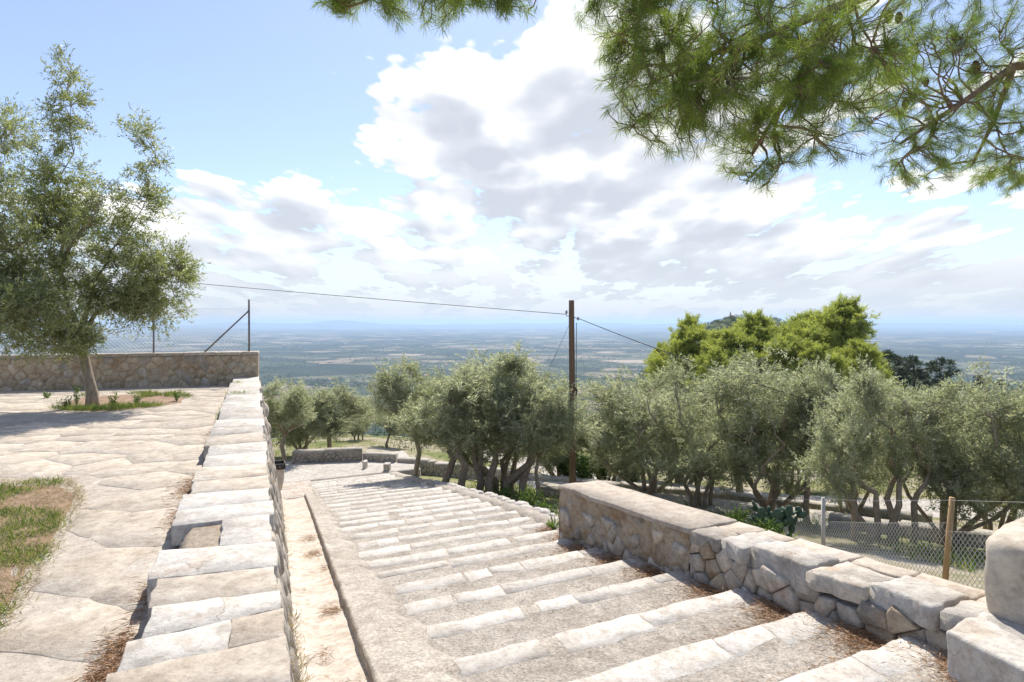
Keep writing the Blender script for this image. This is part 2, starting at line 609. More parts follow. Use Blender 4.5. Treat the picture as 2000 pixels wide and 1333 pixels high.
def ground_h(x, y):
    x = np.asarray(x, dtype=float)
    y = np.asarray(y, dtype=float)
    s = (x * VT[1] - y * VT[0]) / DET
    t = (US[0] * y - US[1] * x) / DET
    prof = np.interp(s, [-400, -60, -4, 0, 14, 25, 36, 50, 70, 120, 300, 700, 1200, 1e6],
                     [20, 3, -.75, -.75, -2.9, -4.62, -5.2, -7.2, -12, -33, -112, -196, ZPLAIN, ZPLAIN])
    cross = -.15 * np.clip(t - 4.3, 0, 14) * sstep(s, -3, 6) * (1 - sstep(s, 60, 160))
    base = prof + cross
    # ridge to the right running out to the hill with the chapel
    r = np.hypot(x, y)
    crest = np.interp(y, [-50, 30, 60, 120, 300, 520, 700, 800, 900, 1050, 1400, 1e6],
                      [-9, -8, -9, -15, -34, -24, -2, 7, 2, -60, -230, -240])
    xc = np.interp(y, [0, 120, 800, 1400], [22, 62, 292, 480])
    d = x - xc
    wl = np.interp(y, [0, 60, 120, 300, 800, 1e5], [30, 22, 26, 70, 105, 150])
    wr = np.interp(y, [0, 60, 120, 300, 800, 1e5], [40, 40, 55, 150, 190, 200])
    wv = np.where(d < 0, wl, wr)
    q = np.abs(d) / wv
    fall = np.interp(y, [0, 60, 120, 300, 800], [10, 16, 26, 78, 105])
    ridge = crest - fall * (np.sqrt(q * q + .5) - .707)
    k = np.interp(r, [0, 50, 300], [.3, 1.0, 8.0])
    m = np.maximum(base, ridge)
    h = m + k * np.log(np.exp((base - m) / k) + np.exp((ridge - m) / k)) * .5
    h = np.where(r < 30, base, base + (h - base) * sstep(r, 30, 45))
    h = np.maximum(h, ZPLAIN)
    return h


def gz(x, y):
    return float(ground_h(x, y))


def build_ground():
    az = np.concatenate([np.linspace(-55, 55, 300), np.linspace(58, 302, 80)])
    az = np.radians(az)
    r = np.concatenate([np.linspace(0.5, 60, 120), np.geomspace(61, 1500, 90), np.geomspace(1600, 42000, 60)])
    A, Rr = np.meshgrid(az, r)
    X = Rr * np.sin(A)
    Y = Rr * np.cos(A)
    Z = ground_h(X, Y)
    nz = np.zeros_like(Z)
    for i in range(Z.shape[0]):
        ri = r[i]
        if ri > 2500:
            continue
        amp = .05 if ri < 30 else min(3.2, .05 + (ri - 30) * .012)
        sc = .5 if ri < 60 else max(.012, 12 / ri * .35)
        for j in range(Z.shape[1]):
            nz[i, j] = amp * mnoise.fractal(Vector((X[i, j] * sc, Y[i, j] * sc, 0)), 1.0, 2.0, 4)
    far = (Z > ZPLAIN + 8)
    Z = Z + np.where(far, nz, 0)
    # gentle swell of the plain and low ranges on the horizon
    und = np.zeros_like(Z)
    for i in range(Z.shape[0]):
        if r[i] < 2500:
            continue
        for j in range(300):
            und[i, j] = mnoise.fractal(Vector((X[i, j] * .00022, Y[i, j] * .00022, 4.2)), 1.0, 2.0, 4)
    Z = Z + und * np.interp(Rr, [2500, 9000, 20000, 42000], [4, 16, 34, 40]) * (Z < ZPLAIN + 8)
    n0, n1 = Z.shape
    V = np.stack([X, Y, Z], -1).reshape(-1, 3)
    idx = np.arange(n0 * n1).reshape(n0, n1)
    a = idx[:-1, :]
    b_ = idx[1:, :]
    F = np.stack([a, b_, np.roll(b_, -1, 1), np.roll(a, -1, 1)], -1).reshape(-1, 4)
    V = np.vstack([V, [[0, 0, gz(0, 0)]]])
    o = obj('ground', V, F[:, ::-1].copy(), M['ground'], smooth=True)
    tag(o, kind='structure')
    return o


build_ground()


# distant ranges on the horizon
def distant_hills():
    specs = [(-10000, 24500, 13000, 26), (500, 27500, 15000, 18), (9000, 25500, 14000, 20)]
    mat = simple_mat('far_hill_woods', (.055, .075, .045), .97, .5, .0011)
    for k, (cx, cy, wd, hh) in enumerate(specs):
        nx, ny = 160, 14
        V, F = [], []
        for j in range(ny):
            for i in range(nx):
                u = i / (nx - 1) * 2 - 1
                v = j / (ny - 1) * 2 - 1
                x = cx + u * wd
                y = cy + v * 2200
                e = (1 - abs(u) ** 3) * (1 - v * v)
                n = .55 + .55 * mnoise.fractal(Vector((x * .00032, y * .0002 + k * 7, 1.3)), 1.0, 2.0, 5)
                z = ZPLAIN - 6 + max(0, e) * (150 + hh * 3) * max(.1, n)
                if k == 0:     # the table mountain
                    q = (x + 6100) / 1500
                    z += 115 * max(0, min(1, 1.6 - abs(q) * 1.1)) * e
                    q = (x + 4100) / 800
                    z += 60 * max(0, min(1, 1.5 - abs(q) * 1.3)) * e
                if k == 2:
                    q = (x - 16900) / 1300
                    z += 130 * max(0, min(1, 1.5 - abs(q) * 1.1)) * e
                V.append((x, y, z))
        for j in range(ny - 1):
            for i in range(nx - 1):
                a = j * nx + i
                F.append([a, a + 1, a + 1 + nx, a + nx])
        tag(obj('distant_hills', V, F, mat, smooth=True), kind='structure')


distant_hills()


# ------------------------------------------------------------------ polygons and stones
def clip_half(poly, mx, my, nx, ny):
    out = []
    L = len(poly)
    for i in range(L):
        a, b = poly[i], poly[(i + 1) % L]
        da = (a[0] - mx) * nx + (a[1] - my) * ny
        db = (b[0] - mx) * nx + (b[1] - my) * ny
        if da <= 0:
            out.append(a)
        if (da < 0 < db) or (db < 0 < da):
            f = da / (da - db)
            out.append((a[0] + (b[0] - a[0]) * f, a[1] + (b[1] - a[1]) * f))
    return out


def voronoi(seeds, bound):
    seeds = np.asarray(seeds)
    cells = []
    for i, p in enumerate(seeds):
        d = np.hypot(*(seeds - p).T)
        poly = list(bound)
        for j in np.argsort(d)[1:22]:
            q = seeds[j]
            poly = clip_half(poly, (p[0] + q[0]) / 2, (p[1] + q[1]) / 2, q[0] - p[0], q[1] - p[1])
            if len(poly) < 3:
                break
        cells.append(poly if len(poly) > 2 else None)
    return cells


def parea(p):
    return .5 * sum(p[i][0] * p[(i + 1) % len(p)][1] - p[(i + 1) % len(p)][0] * p[i][1] for i in range(len(p)))


def inside(pt, poly):
    x, y = pt
    c = False
    j = len(poly) - 1
    for i in range(len(poly)):
        xi, yi = poly[i]
        xj, yj = poly[j]
        if (yi > y) != (yj > y) and x < (xj - xi) * (y - yi) / (yj - yi) + xi:
            c = not c
        j = i
    return c


def rough_outline(poly, gap, step, amp, rnd=random):
    """shrink by gap, subdivide and jitter the edges of a polygon"""
    cx = sum(p[0] for p in poly) / len(poly)
    cy = sum(p[1] for p in poly) / len(poly)
    q = []
    for (x, y) in poly:
        d = math.hypot(x - cx, y - cy) or 1
        f = max(.5, 1 - gap / d)
        q.append((cx + (x - cx) * f, cy + (y - cy) * f))
    out = []
    for i in range(len(q)):
        a, b = q[i], q[(i + 1) % len(q)]
        L = math.hypot(b[0] - a[0], b[1] - a[1])
        n = max(1, min(6, int(L / step + .5)))
        ex, ey = ((b[1] - a[1]) / (L or 1), -(b[0] - a[0]) / (L or 1))
        for k in range(n):
            f = k / n
            j = rnd.uniform(-amp, amp) * (.6 if k == 0 else 1)
            out.append((a[0] + (b[0] - a[0]) * f + ex * j, a[1] + (b[1] - a[1]) * f + ey * j))
    return out


def pillow(poly, to3, h0, h1, inset=.88, top=.04, rnd=random, bev=None):
    """solid stone from a 2D outline: to3(u,v,h) places it; h0 base, h1 face height.
    bev: width of a narrow worn arris instead of a rounded face"""
    n = len(poly)
    cx = sum(p[0] for p in poly) / n
    cy = sum(p[1] for p in poly) / n
    V = []
    if bev is not None:
        for (x, y) in poly:
            V.append(to3(x, y, h0))
        for (x, y) in poly:
            V.append(to3(x, y, h1 - bev * rnd.uniform(.6, 1.3)))
        for (x, y) in poly:
            d = math.hypot(x - cx, y - cy) or 1
            f = max(.6, 1 - bev * rnd.uniform(.5, 2.2) / d)
            V.append(to3(cx + (x - cx) * f, cy + (y - cy) * f, h1 + rnd.uniform(-.15, .15) * bev))
        V.append(to3(cx, cy, h1 + top * bev))
        F = []
        for r_ in range(2):
            for k in range(n):
                k2 = (k + 1) % n
                F.append([r_ * n + k, r_ * n + k2, (r_ + 1) * n + k2, (r_ + 1) * n + k])
        for k in range(n):
            F.append([2 * n + k, 2 * n + (k + 1) % n, 3 * n])
        return V, F
    jig = [rnd.uniform(-.12, .12) for _ in range(n)]
    for f, h, jj in ((1.0, h0, 0), (1.0, h0 + (h1 - h0) * .62, .3), (inset, h1, 1)):
        for k, (x, y) in enumerate(poly):
            V.append(to3(cx + (x - cx) * f, cy + (y - cy) * f, h + jig[k] * jj * (h1 - h0) * .35))
    V.append(to3(cx, cy, h1 + (h1 - h0) * top))
    F = []
    for r_ in range(2):
        for k in range(n):
            k2 = (k + 1) % n
            F.append([r_ * n + k, r_ * n + k2, (r_ + 1) * n + k2, (r_ + 1) * n + k])
    for k in range(n):
        F.append([2 * n + k, 2 * n + (k + 1) % n, 3 * n])
    return V, F


def jitter_grid(u0, u1, v0, v1, du, dv, jit=.38, brick=True):
    pts = []
    nv = max(1, round((v1 - v0) / dv))
    for j in range(nv):
        n = max(1, round((u1 - u0) / du))
        for i in range(n + 1):
            pts.append((u0 + (i + (.5 if (j % 2 and brick) else 0) + random.uniform(-jit, jit)) * (u1 - u0) / n,
                        v0 + (j + .5 + random.uniform(-jit, jit)) * (v1 - v0) / nv))
    return pts


def grid_sheet(name, pts, mat, parent=None, kind='structure', smooth=True):
    """pts: 2D list rows x cols of 3D points"""
    n0, n1 = len(pts), len(pts[0])
    V = [p for row in pts for p in row]
    F = [[i * n1 + j, i * n1 + j + 1, (i + 1) * n1 + j + 1, (i + 1) * n1 + j] for i in range(n0 - 1) for j in range(n1 - 1)]
    o = obj(name, V, F, mat, parent, smooth)
    if kind:
        tag(o, kind=kind)
    return o


# ------------------------------------------------------------------ terrace
BED1 = [PZ(*p, ZT)[:2] for p in ((-420, 945), (-60, 941), (128, 941), (158, 962), (150, 992), (108, 1062), (58, 1140), (0, 1228), (-160, 1420), (-420, 1420))]
BED2 = [PZ(*p, ZT)[:2] for p in ((100, 801), (112, 788), (150, 776), (250, 771), (345, 769), (373, 776), (366, 788), (300, 797), (215, 804), (150, 806))]
BW0 = Vector(PZ(0, 765, ZT)[:2])          # foot of the back wall, two points
BW1 = Vector(PZ(455, 752, ZT)[:2])
BWD = (BW1 - BW0).normalized()
BWN = Vector((BWD.y, -BWD.x))             # towards the camera


def build_terrace():
    inner = [W(-4, -.45)[:2], W(18.6, -.45)[:2]]
    far_l = BW0 - BWD * 9
    bound = [(inner[0][0], inner[0][1]), (inner[1][0], inner[1][1]), tuple(BW1 + BWD * .2), tuple(far_l), (-16, -3.5)]
    # mortar bed: sheet with holes left for the planting beds (beds are soil lying a little higher in them)
    xs = np.arange(-22, 1.2, .25)
    rows = []
    V, F = [], []
    idx = {}

    def vid(i, j):
        if (i, j) not in idx:
            x, y = -22 + i * .25, -4 + j * .25
            idx[(i, j)] = len(V)
            V.append((x, y, ZT - .002 + .002 * fbm(x, y, 0, .8)))
        return idx[(i, j)]
    for i in range(92):
        for j in range(88):
            c = (-22 + (i + .5) * .25, -4 + (j + .5) * .25)
            if not inside(c, bound):
                continue
            F.append([vid(i, j), vid(i + 1, j), vid(i + 1, j + 1), vid(i, j + 1)])
    ter = tag(obj('terrace_pavement', V, F, M['mortar'], smooth=True), kind='structure')
    # flagstones
    random.seed(11)
    seeds = []
    for p in jitter_grid(-16, .8, -3.4, 17.2, .78, .60, .42):
        if inside(p, bound):
            seeds.append(p)
    cells = voronoi(seeds, [(-22, -4), (2, -4), (2, 19), (-22, 19)])
    cnt = 0
    for p, c in zip(seeds, cells):
        if c is None:
            continue
        c2 = c
        # trim at the parapet, the back wall
        wl = W(0, -.50)
        c2 = clip_half(c2, wl[0], wl[1], VW[0], VW[1])
        if len(c2) > 2:
            q = BW0 + BWN * .02
            c2 = clip_half(c2, q.x, q.y, -BWN.x, -BWN.y)
        if len(c2) < 3 or abs(parea(c2)) < .05:
            continue
        cen = (sum(v[0] for v in c2) / len(c2), sum(v[1] for v in c2) / len(c2))
        if inside(cen, BED1) or inside(cen, BED2) or inside(p, BED1) or inside(p, BED2):
            continue
        # pull vertices out of the beds
        for bed in (BED1, BED2):
            if any(inside(v, bed) for v in c2):
                c2 = [v if not inside(v, bed) else min(((v[0] + (cen[0] - v[0]) * f, v[1] + (cen[1] - v[1]) * f) for f in np.linspace(0, 1, 21)
                      if not inside((v[0] + (cen[0] - v[0]) * f, v[1] + (cen[1] - v[1]) * f), bed)),
                      key=lambda w_: math.hypot(w_[0] - v[0], w_[1] - v[1]), default=cen) for v in c2]
        # only the visible wedge needs single stones
        if cen[0] < -.95 * max(cen[1], 0) - 1.2 or cen[1] < -2.5:
            continue
        pol = rough_outline(c2, .007, .14, .018)
        hz = random.uniform(-.0015, .002)
        tx, ty = random.uniform(-.003, .003), random.uniform(-.003, .003)
        V, F = pillow(pol, lambda u, v, h: (u, v, ZT + h + hz + (u - cen[0]) * tx + (v - cen[1]) * ty), -.05, .002, bev=.005)
        obj('paving_stone', V, F, M['paving'], ter)
        cnt += 1
    return ter


terrace = build_terrace()


def bed_soil(name, poly, zc):
    cx = sum(p[0] for p in poly) / len(poly)
    cy = sum(p[1] for p in poly) / len(poly)
    V, F = [(cx, cy, ZT + zc)], []
    rings = 7
    dense = []
    for i in range(len(poly)):
        a, b = poly[i], poly[(i + 1) % len(poly)]
        for k in range(6):
            dense.append((a[0] + (b[0] - a[0]) * k / 6, a[1] + (b[1] - a[1]) * k / 6))
    n = len(dense)
    for r_ in range(1, rings + 1):
        f = r_ / rings
        for (x, y) in dense:
            X, Y = cx + (x - cx) * f, cy + (y - cy) * f
            V.append((X, Y, ZT + (zc if f < .99 else -.03) * 1.0 + .018 * fbm(X, Y, 2, 2.5)))
    for k in range(n):
        F.append([0, 1 + k, 1 + (k + 1) % n])
    for r_ in range(rings - 1):
        for k in range(n):
            k2 = (k + 1) % n
            F.append([1 + r_ * n + k, 1 + (r_ + 1) * n + k, 1 + (r_ + 1) * n + k2, 1 + r_ * n + k2])
    return tag(obj(name, V, F, M['soil'], smooth=True), kind='structure')


bed_soil('planting_bed_soil', BED1, .012)
bed_soil('planting_bed_soil', BED2, .012)


# ------------------------------------------------------------------ parapet wall (long, level, battered towards the gutter)
BT = .165


def build_parapet():
    root = empty('parapet_wall', W(8, -.2, ZT), 'long low parapet of pale stone slabs between terrace and stair gutter', 'wall')
    loc = np.array(root.location)
    # core
    rows = []
    for a in np.linspace(-4, 18.55, 120):
        zb = zp(a) - .5
        ir = .02 * fbm(a, 1, 0, 1.7)
        hgt = ZP - .03
        prof = [(-.47 + ir, -.45), (-.47 + ir, hgt - .05), (-.42, hgt), (.05, hgt)]
        for zz in np.linspace(hgt, zb, 9):
            prof.append((.085 + BT * (ZP - zz) + .03 * fbm(a, zz, 5, 3.0), zz))
        rows.append([np.array(W(a, b, z)) - loc for b, z in prof])
    core = grid_sheet('core', rows, M['wallmortar'], root, None)
    # closing face at the far corner
    last = rows[-1]
    obj('end_face', [p for p in last] + [last[0] * np.array([1, 1, 0]) + np.array([0, 0, last[-1][2]])], [list(range(len(last) + 1))], M['wallmortar'], root)
    # coping slabs: joints read off the wall's length
    random.seed(5)
    py = [733, 745, 757, 768, 781, 797, 815, 829, 843, 861, 880, 903, 926, 950, 976, 1003, 1052, 1100, 1150, 1196, 1250, 1330, 1440, 1600]
    aa = []
    for yv in py:
        Y = (EYE - ZP) * FPX / (yv - HORY)
        aa.append(Y / UW[1] * .985)
    aa = [18.6] + [a for a in aa if a < 18.3] + [1.2, .6, 0, -.7, -1.4, -2.1, -2.8, -3.5]
    sks = [random.uniform(-.06, .06) for _ in aa]
    for i in range(len(aa) - 1):
        a1, a0 = aa[i], aa[i + 1]
        if a1 - a0 < .05:
            continue
        s1, s0 = sks[i], sks[i + 1]
        bo = .125 + random.uniform(-.02, .025)
        bi = -.535 + random.uniform(-.045, .04)
        sk = random.uniform(-.07, .07)
        splits = [(bi, bo)]
        L = a1 - a0
        if 4.3 < a0 < 4.9:
            splits = [(-.22, bo)]                      # the slab missing its inner half
        elif a0 < 3.3 and random.random() < .6:
            m_ = random.uniform(-.3, -.1)
            splits = [(bi, m_), (m_, bo)]
        for (b0, b1) in splits:
            sl = lambda b_: (b_ + .2) / .35
            pol = [(a0 + s0 * sl(b0), b0), (a1 + s1 * sl(b0), b0), (a1 + s1 * sl(b1), b1), (a0 + s0 * sl(b1), b1)]
            pol = rough_outline(pol, .001, .11, .010)
            zt = ZP + random.uniform(-.003, .003)
            tl = random.uniform(-.006, .006)
            ta = .004
            ca = (a0 + a1) / 2
            V, F = pillow(pol, lambda u, v, h: np.array(W(u, v, zt + h + tl * v + ta * (u - ca))) - loc, -random.uniform(.13, .17), .0, bev=.005, top=0)
            F = [f[::-1] for f in F]
            obj('coping_slab', V, F, M[random.choice(['coping', 'coping', 'coping', 'nosing', 'paving'])], root)
    # exposed rough stone where the half slab is missing
    a_c = 4.95
    for k in range(3):
        pol = rough_outline([(a_c - .28 + k * .2, -.50), (a_c - .09 + k * .2, -.50), (a_c - .09 + k * .2, -.25), (a_c - .28 + k * .2, -.25)], .005, .08, .015)
        V, F = pillow(pol, lambda u, v, h: np.array(W(u, v, ZT + .05 + h)) - loc, -.1, .02 * k, .9, .05)
        obj('broken_stone', V, [f[::-1] for f in F], M['rubble'], root)
    # rubble of the battered outer face
    mb = MB()
    seeds = jitter_grid(-3, 18.5, -4.6, 0.02, .30, .2, .36)
    cells = voronoi(seeds, [(-4, -5), (18.55, -5), (18.55, ZP - .1), (-4, ZP - .1)])
    for p, c in zip(seeds, cells):
        if c is None or p[1] < zp(p[0]) - .35:
            continue
        pol = rough_outline(c, .012, .1, .012)
        V, F = pillow(pol, lambda u, v, h: np.array(W(u, .085 + BT * (ZP - v) + h, v)) - loc, -.04, random.uniform(.025, .06), .8, .15)
        mb.add(V, F)
    o = mb.obj('face_rubble', M['rubble'], root)
    o['kind'] = 'stuff'
    return root


parapet = build_parapet()


# ------------------------------------------------------------------ back wall of the terrace
def build_back_wall():
    zt = .775
    L0, L1 = -9.5, (BW1 - BW0).length + .62
    base = BW0

    def to3(u, v, h):
        p = base + BWD * u + BWN * h
        return (p.x, p.y, v)
    root = empty('terrace_wall', to3(3, ZT, 0), 'chest-high mortared rubble wall closing the terrace behind the olive', 'wall')
    loc = np.array(root.location)

    def T(u, v, h):
        return np.array(to3(u, v, h)) - loc
    rows = []
    for u in np.linspace(L0, L1, 70):
        pr = [(-3.5, -.45), (zt - .06, -.45), (zt - .06, -.01)]
        for v in np.linspace(zt - .07, ZT - .3, 7):
            pr.append((v, .010 + .010 * fbm(u, v, 3, 4)))
        rows.append([T(u, v, h) for v, h in pr])
    grid_sheet('core', rows, M['wallmortar'], root, None)
    obj('end_face', [T(L1, -3.5, -.45), T(L1, zt - .06, -.45), T(L1, zt - .06, 0), T(L1, -3.5, 0)], [[0, 1, 2, 3]], M['wallmortar'], root)
    obj('rear_face', [T(L0, -3.5, -.46), T(L1, -3.5, -.46), T(L1, zt - .08, -.46), T(L0, zt - .08, -.46)], [[0, 1, 2, 3]], M['wallmortar'], root)
    random.seed(21)
    seeds = jitter_grid(-1.5, L1, ZT - .02, zt - .1, .27, .165, .36)
    cells = voronoi(seeds, [(-2, ZT - .08), (L1, ZT - .08), (L1, zt - .085), (-2, zt - .085)])
    for p, c in zip(seeds, cells):
        if c is None or abs(parea(c)) < .004:
            continue
        pol = rough_outline(c, .010, .07, .010)
        V, F = pillow(pol, T, -.02, random.uniform(.012, .026), bev=.012, top=.5)
        obj('wall_stone', V, F, M['render'] if random.random() < .75 else M['rubble'], root)
    u = -2.0
    while u < L1 - .05:
        w = min(random.uniform(.5, .9), L1 + .01 - u)
        pol = rough_outline([(u, -.47), (u + w, -.47), (u + w, .035), (u, .035)], .004, .15, .008)
        dz = random.uniform(-.006, .006)
        V, F = pillow(pol, lambda a, b, h: T(a, zt + h + dz, b), -.075, 0, bev=.012)
        obj('coping_slab', V, [f[::-1] for f in F], M['cap'], root)
        u += w + .004
    return zt


ZBW = build_back_wall()


# ------------------------------------------------------------------ stairs
random.seed(3)
STEPS = [-1.7, -1.0, -.3, .40, 1.10, 1.80, 2.50, 3.22, 3.97, 4.76, 5.50, 6.23, 6.95, 7.60, 8.30, 8.98, 9.80, 10.60, 11.35, 12.05, 12.75,
         13.5, 14.4, 15.3, 16.2, 17.1, 18.0, 18.9, 19.8, 20.7, 21.6, 22.5, 23.4]


def t_left(s):
    return float(np.interp(s, [0, 4, 8, 25], [1.12, 1.06, .93, .86]))


def t_right(s):
    return float(np.interp(s, [-2, 2, 4, 7.2, 7.6, 10, 25], [3.95, 3.88, 3.74, 3.5, 3.72, 3.85, 3.8]))


def build_stairs():
    V, F = [], []
    nt, ns = 26, 5

    def addrow(row):
        i0 = len(V)
        V.extend(row)
        return i0
    prev = None
    ends = [STEPS[0] - .8] + STEPS + [24.6]
    for i in range(len(ends) - 1):
        s0, s1 = ends[i], ends[i + 1]
        z1 = zp(s1) if i < len(ends) - 2 else ZL
        for k in range(ns + 1):
            s = s0 + .012 + (s1 - s0 - .012) * k / ns
            row = []
            for j in range(nt + 1):
                ta, tb = .8, t_right(s) + (.12 if s < 7.3 else .30)
                t = ta + (tb - ta) * j / nt
                z = z1 + .010 * (1 - k / ns) ** 2 + .003 * fbm(s * 3, t * 3, 1, .8) * (1 - k / ns)
                row.append(S(s + (.012 * fbm(t, s, 3, 2.5) if k == ns else 0), t, z))
            r0 = addrow(row)
            if prev is not None:
                for j in range(nt):
                    F.append([prev + j, r0 + j, r0 + j + 1, prev + j + 1])
            prev = r0
    st_o = tag(obj('stairway', V, [f[::-1] for f in F], M['concrete']), kind='structure')
    # nosing stones
    for i, s1 in enumerate(STEPS):
        tl, tr = t_left(s1) + random.uniform(-.04, .06), t_right(s1) - random.uniform(.0, .1)
        t = tl
        z = zp(s1)
        far = s1 > 13
        while t < tr - .08:
            w = random.choice([.34, .5, .62, .75, .9, 1.05]) * random.uniform(.85, 1.15)
            if s1 > 7:
                w *= .85
            w = min(w, tr - t)
            if w < .12:
                break
            if random.random() < .06 and t > tl + .1:
                t += random.uniform(.08, .22)
                continue
            dep = random.uniform(.15, .25) * (1.12 if s1 < 4.5 else 1)
            sk = random.uniform(-.035, .035)
            pol = [(s1 - dep + sk, t), (s1 + .012, t + random.uniform(-.01, .01)), (s1 + .012, t + w), (s1 - dep - sk + random.uniform(-.03, .03), t + w)]
            pol = rough_outline(pol, .002, .10, .017)
            dz = random.uniform(-.003, .003)
            ti = random.uniform(-.006, .006)
            V, F = pillow(pol, lambda u, v, h: S(u, v, z + h + .012 * (u - s1 + .05)), -.11, .005, bev=.004, top=0)
            obj('step_stone', V, F, M['nosing'], st_o)
            t += w + random.uniform(.002, .016)
    return st_o


stairs = build_stairs()


def build_ramp_strip():
    rows = []
    for s in np.linspace(-2.5, 24, 330):
        z = zp(s) - .006
        lip = .012 * fbm(s, 0, 7, 2.0)
        ch = max(0, fbm(s, 4, 1, 2.6)) * .03
        prof = [(.50, -.34), (.535 + lip, -.07), (.545 + lip, .018), (.572 + lip, .024), (.60 + ch, -.002), (.70, .008), (.80, .004), (t_left(s) - .10, -.010), (t_left(s) + .01 + .05 * fbm(s, 2, 2, 1.5), -.042), (t_left(s) + .15 + .05 * fbm(s, 8, 2, 1.5), -.095), (t_left(s) + .34, -.20)]
        rows.append([S(s, t, z + dz + .006 * fbm(s * 4, t * 4, 2)) for t, dz in prof])
    tag(grid_sheet('stair_kerb_strip', rows, M['concrete']), kind='structure')
    # right edging beyond the end of the wall
    rows = []
    for s in np.linspace(7.15, 24, 200):
        z = zp(s) + .02
        tr = t_right(s)
        wob = .05 * fbm(s, 9, 1, 1.4)
        prof = [(tr - .06 + .05 * fbm(s, 5, 1, 2), -.10), (tr - .02, -.012), (tr + .14, .004), (tr + .30 + wob, -.01), (tr + .36 + wob, -.10), (tr + .42 + wob, -.9)]
        rows.append([S(s, t, z + dz + .014 * fbm(s * 3, t * 3, 6)) for t, dz in prof])
    tag(grid_sheet('stair_edging', rows, M['concrete']), kind='structure')
    # loose edge stones set in the edging
    random.seed(8)
    for k, s in enumerate(np.linspace(7.5, 17.5, 26)):
        t0 = t_right(s) + .24 + random.uniform(-.04, .08)
        r_ = random.uniform(.09, .17)
        pol = [(s + r_ * math.cos(a) * random.uniform(.8, 1.2), t0 + r_ * .8 * math.sin(a) * random.uniform(.8, 1.2)) for a in np.linspace(0, 2 * math.pi, 8)[:-1]]
        z = zp(s)
        V, F = pillow(pol, lambda u, v, h: S(u, v, z + h), -.12, random.uniform(.02, .05), .8, .15)
        obj('edging_stone', V, F, M['nosing'], bpy.data.objects['stair_edging'])
    # gutter
    rows = []
    for a in np.linspace(-3, 21.4, 150):
        zc = zp(a) - .15
        face_b = .115 + BT * (ZP - zc) - .06
        wx = W(a, face_b)
        s, t = st(wx[0], wx[1])
        z = zp(s)
        row = []
        tw = .56
        for f in np.linspace(0, 1, 9):
            tt = t + (tw - t) * f
            dz = -.075 - .03 * math.sin(math.pi * min(1, f * 1.05)) + .012 * fbm(s * 2, tt * 4, 3) + (.05 * (1 - f) ** 6)
            row.append(S(s, tt, z + dz))
        rows.append(row)
    tag(grid_sheet('stair_gutter', rows, M['gutter']), kind='structure')


build_ramp_strip()


# landing at the foot of the stairs and the zigzag paths
def build_paths():
    rows = []
    ts = np.linspace(-.4, 5.2, 18)
    rows.append([S(24.38, t, ZL - .8) for t in [-.42] + list(ts) + [5.22]])
    for s in np.linspace(24.4, 28.2, 14):
        rows.append([S(s, -.42, ZL - .8)] + [S(s, t, ZL + .01 + .012 * fbm(s, t, 1, 2)) for t in ts] + [S(s, 5.22, ZL - .8)])
    tag(grid_sheet('landing', rows, M['path'], smooth=False), kind='structure')

    def ribbon(name, pts, w, dz=.05):
        rows = []
        pts = [Vector(p) for p in pts]
        fine = []
        for i in range(len(pts) - 1):
            for k in range(14):
                fine.append(pts[i].lerp(pts[i + 1], k / 14))
        fine.append(pts[-1])
        for i, p in enumerate(fine):
            d = (fine[min(i + 1, len(fine) - 1)] - fine[max(0, i - 1)]).normalized()
            n = Vector((d.y, -d.x))
            row = []
            for f in np.linspace(-1, 1, 7):
                q = p + n * f * w / 2
                row.append((q.x, q.y, max(gz(q.x, q.y) + .02, gz(p.x, p.y) + dz) + .012 * fbm(q.x, q.y, 3, 1.5)))
            rows.append(row)
        return tag(grid_sheet(name, rows, M['path']), kind='structure')
    ribbon('zigzag_path', [(-1.5, 26.4), (2.0, 22.9), (5.5, 20.3), (9.6, 17.6)], 2.0, .08)
    ribbon('zigzag_path', [(-2.5, 36), (4.5, 29.5), (9.5, 25.2), (15.0, 20.5), (19.5, 15.5)], 2.6, .09)


build_paths()


# ------------------------------------------------------------------ right-hand stair wall
RA = Vector(S(7.2, 3.50)[:2])      # far end of the front foot
RB = Vector(S(1.2, 3.93)[:2])      # near end
RD = (RB - RA).normalized()
RN = Vector((RD.y, -RD.x))         # towards the stairs (left)
if RN.dot(Vector((-1, 0))) < 0:
    RN = -RN
RL = (RB - RA).length


def rz_top(u):
    return float(np.interp(u, [0, 1.0, 2.6, 4.2, 5.2, 6.5], [-.585, -.505, -.375, -.235, -.15, -.05]))


def rz_base(u):
    p = RA + RD * u
    s, t = st(p.x, p.y)
    return zp(s) - .16


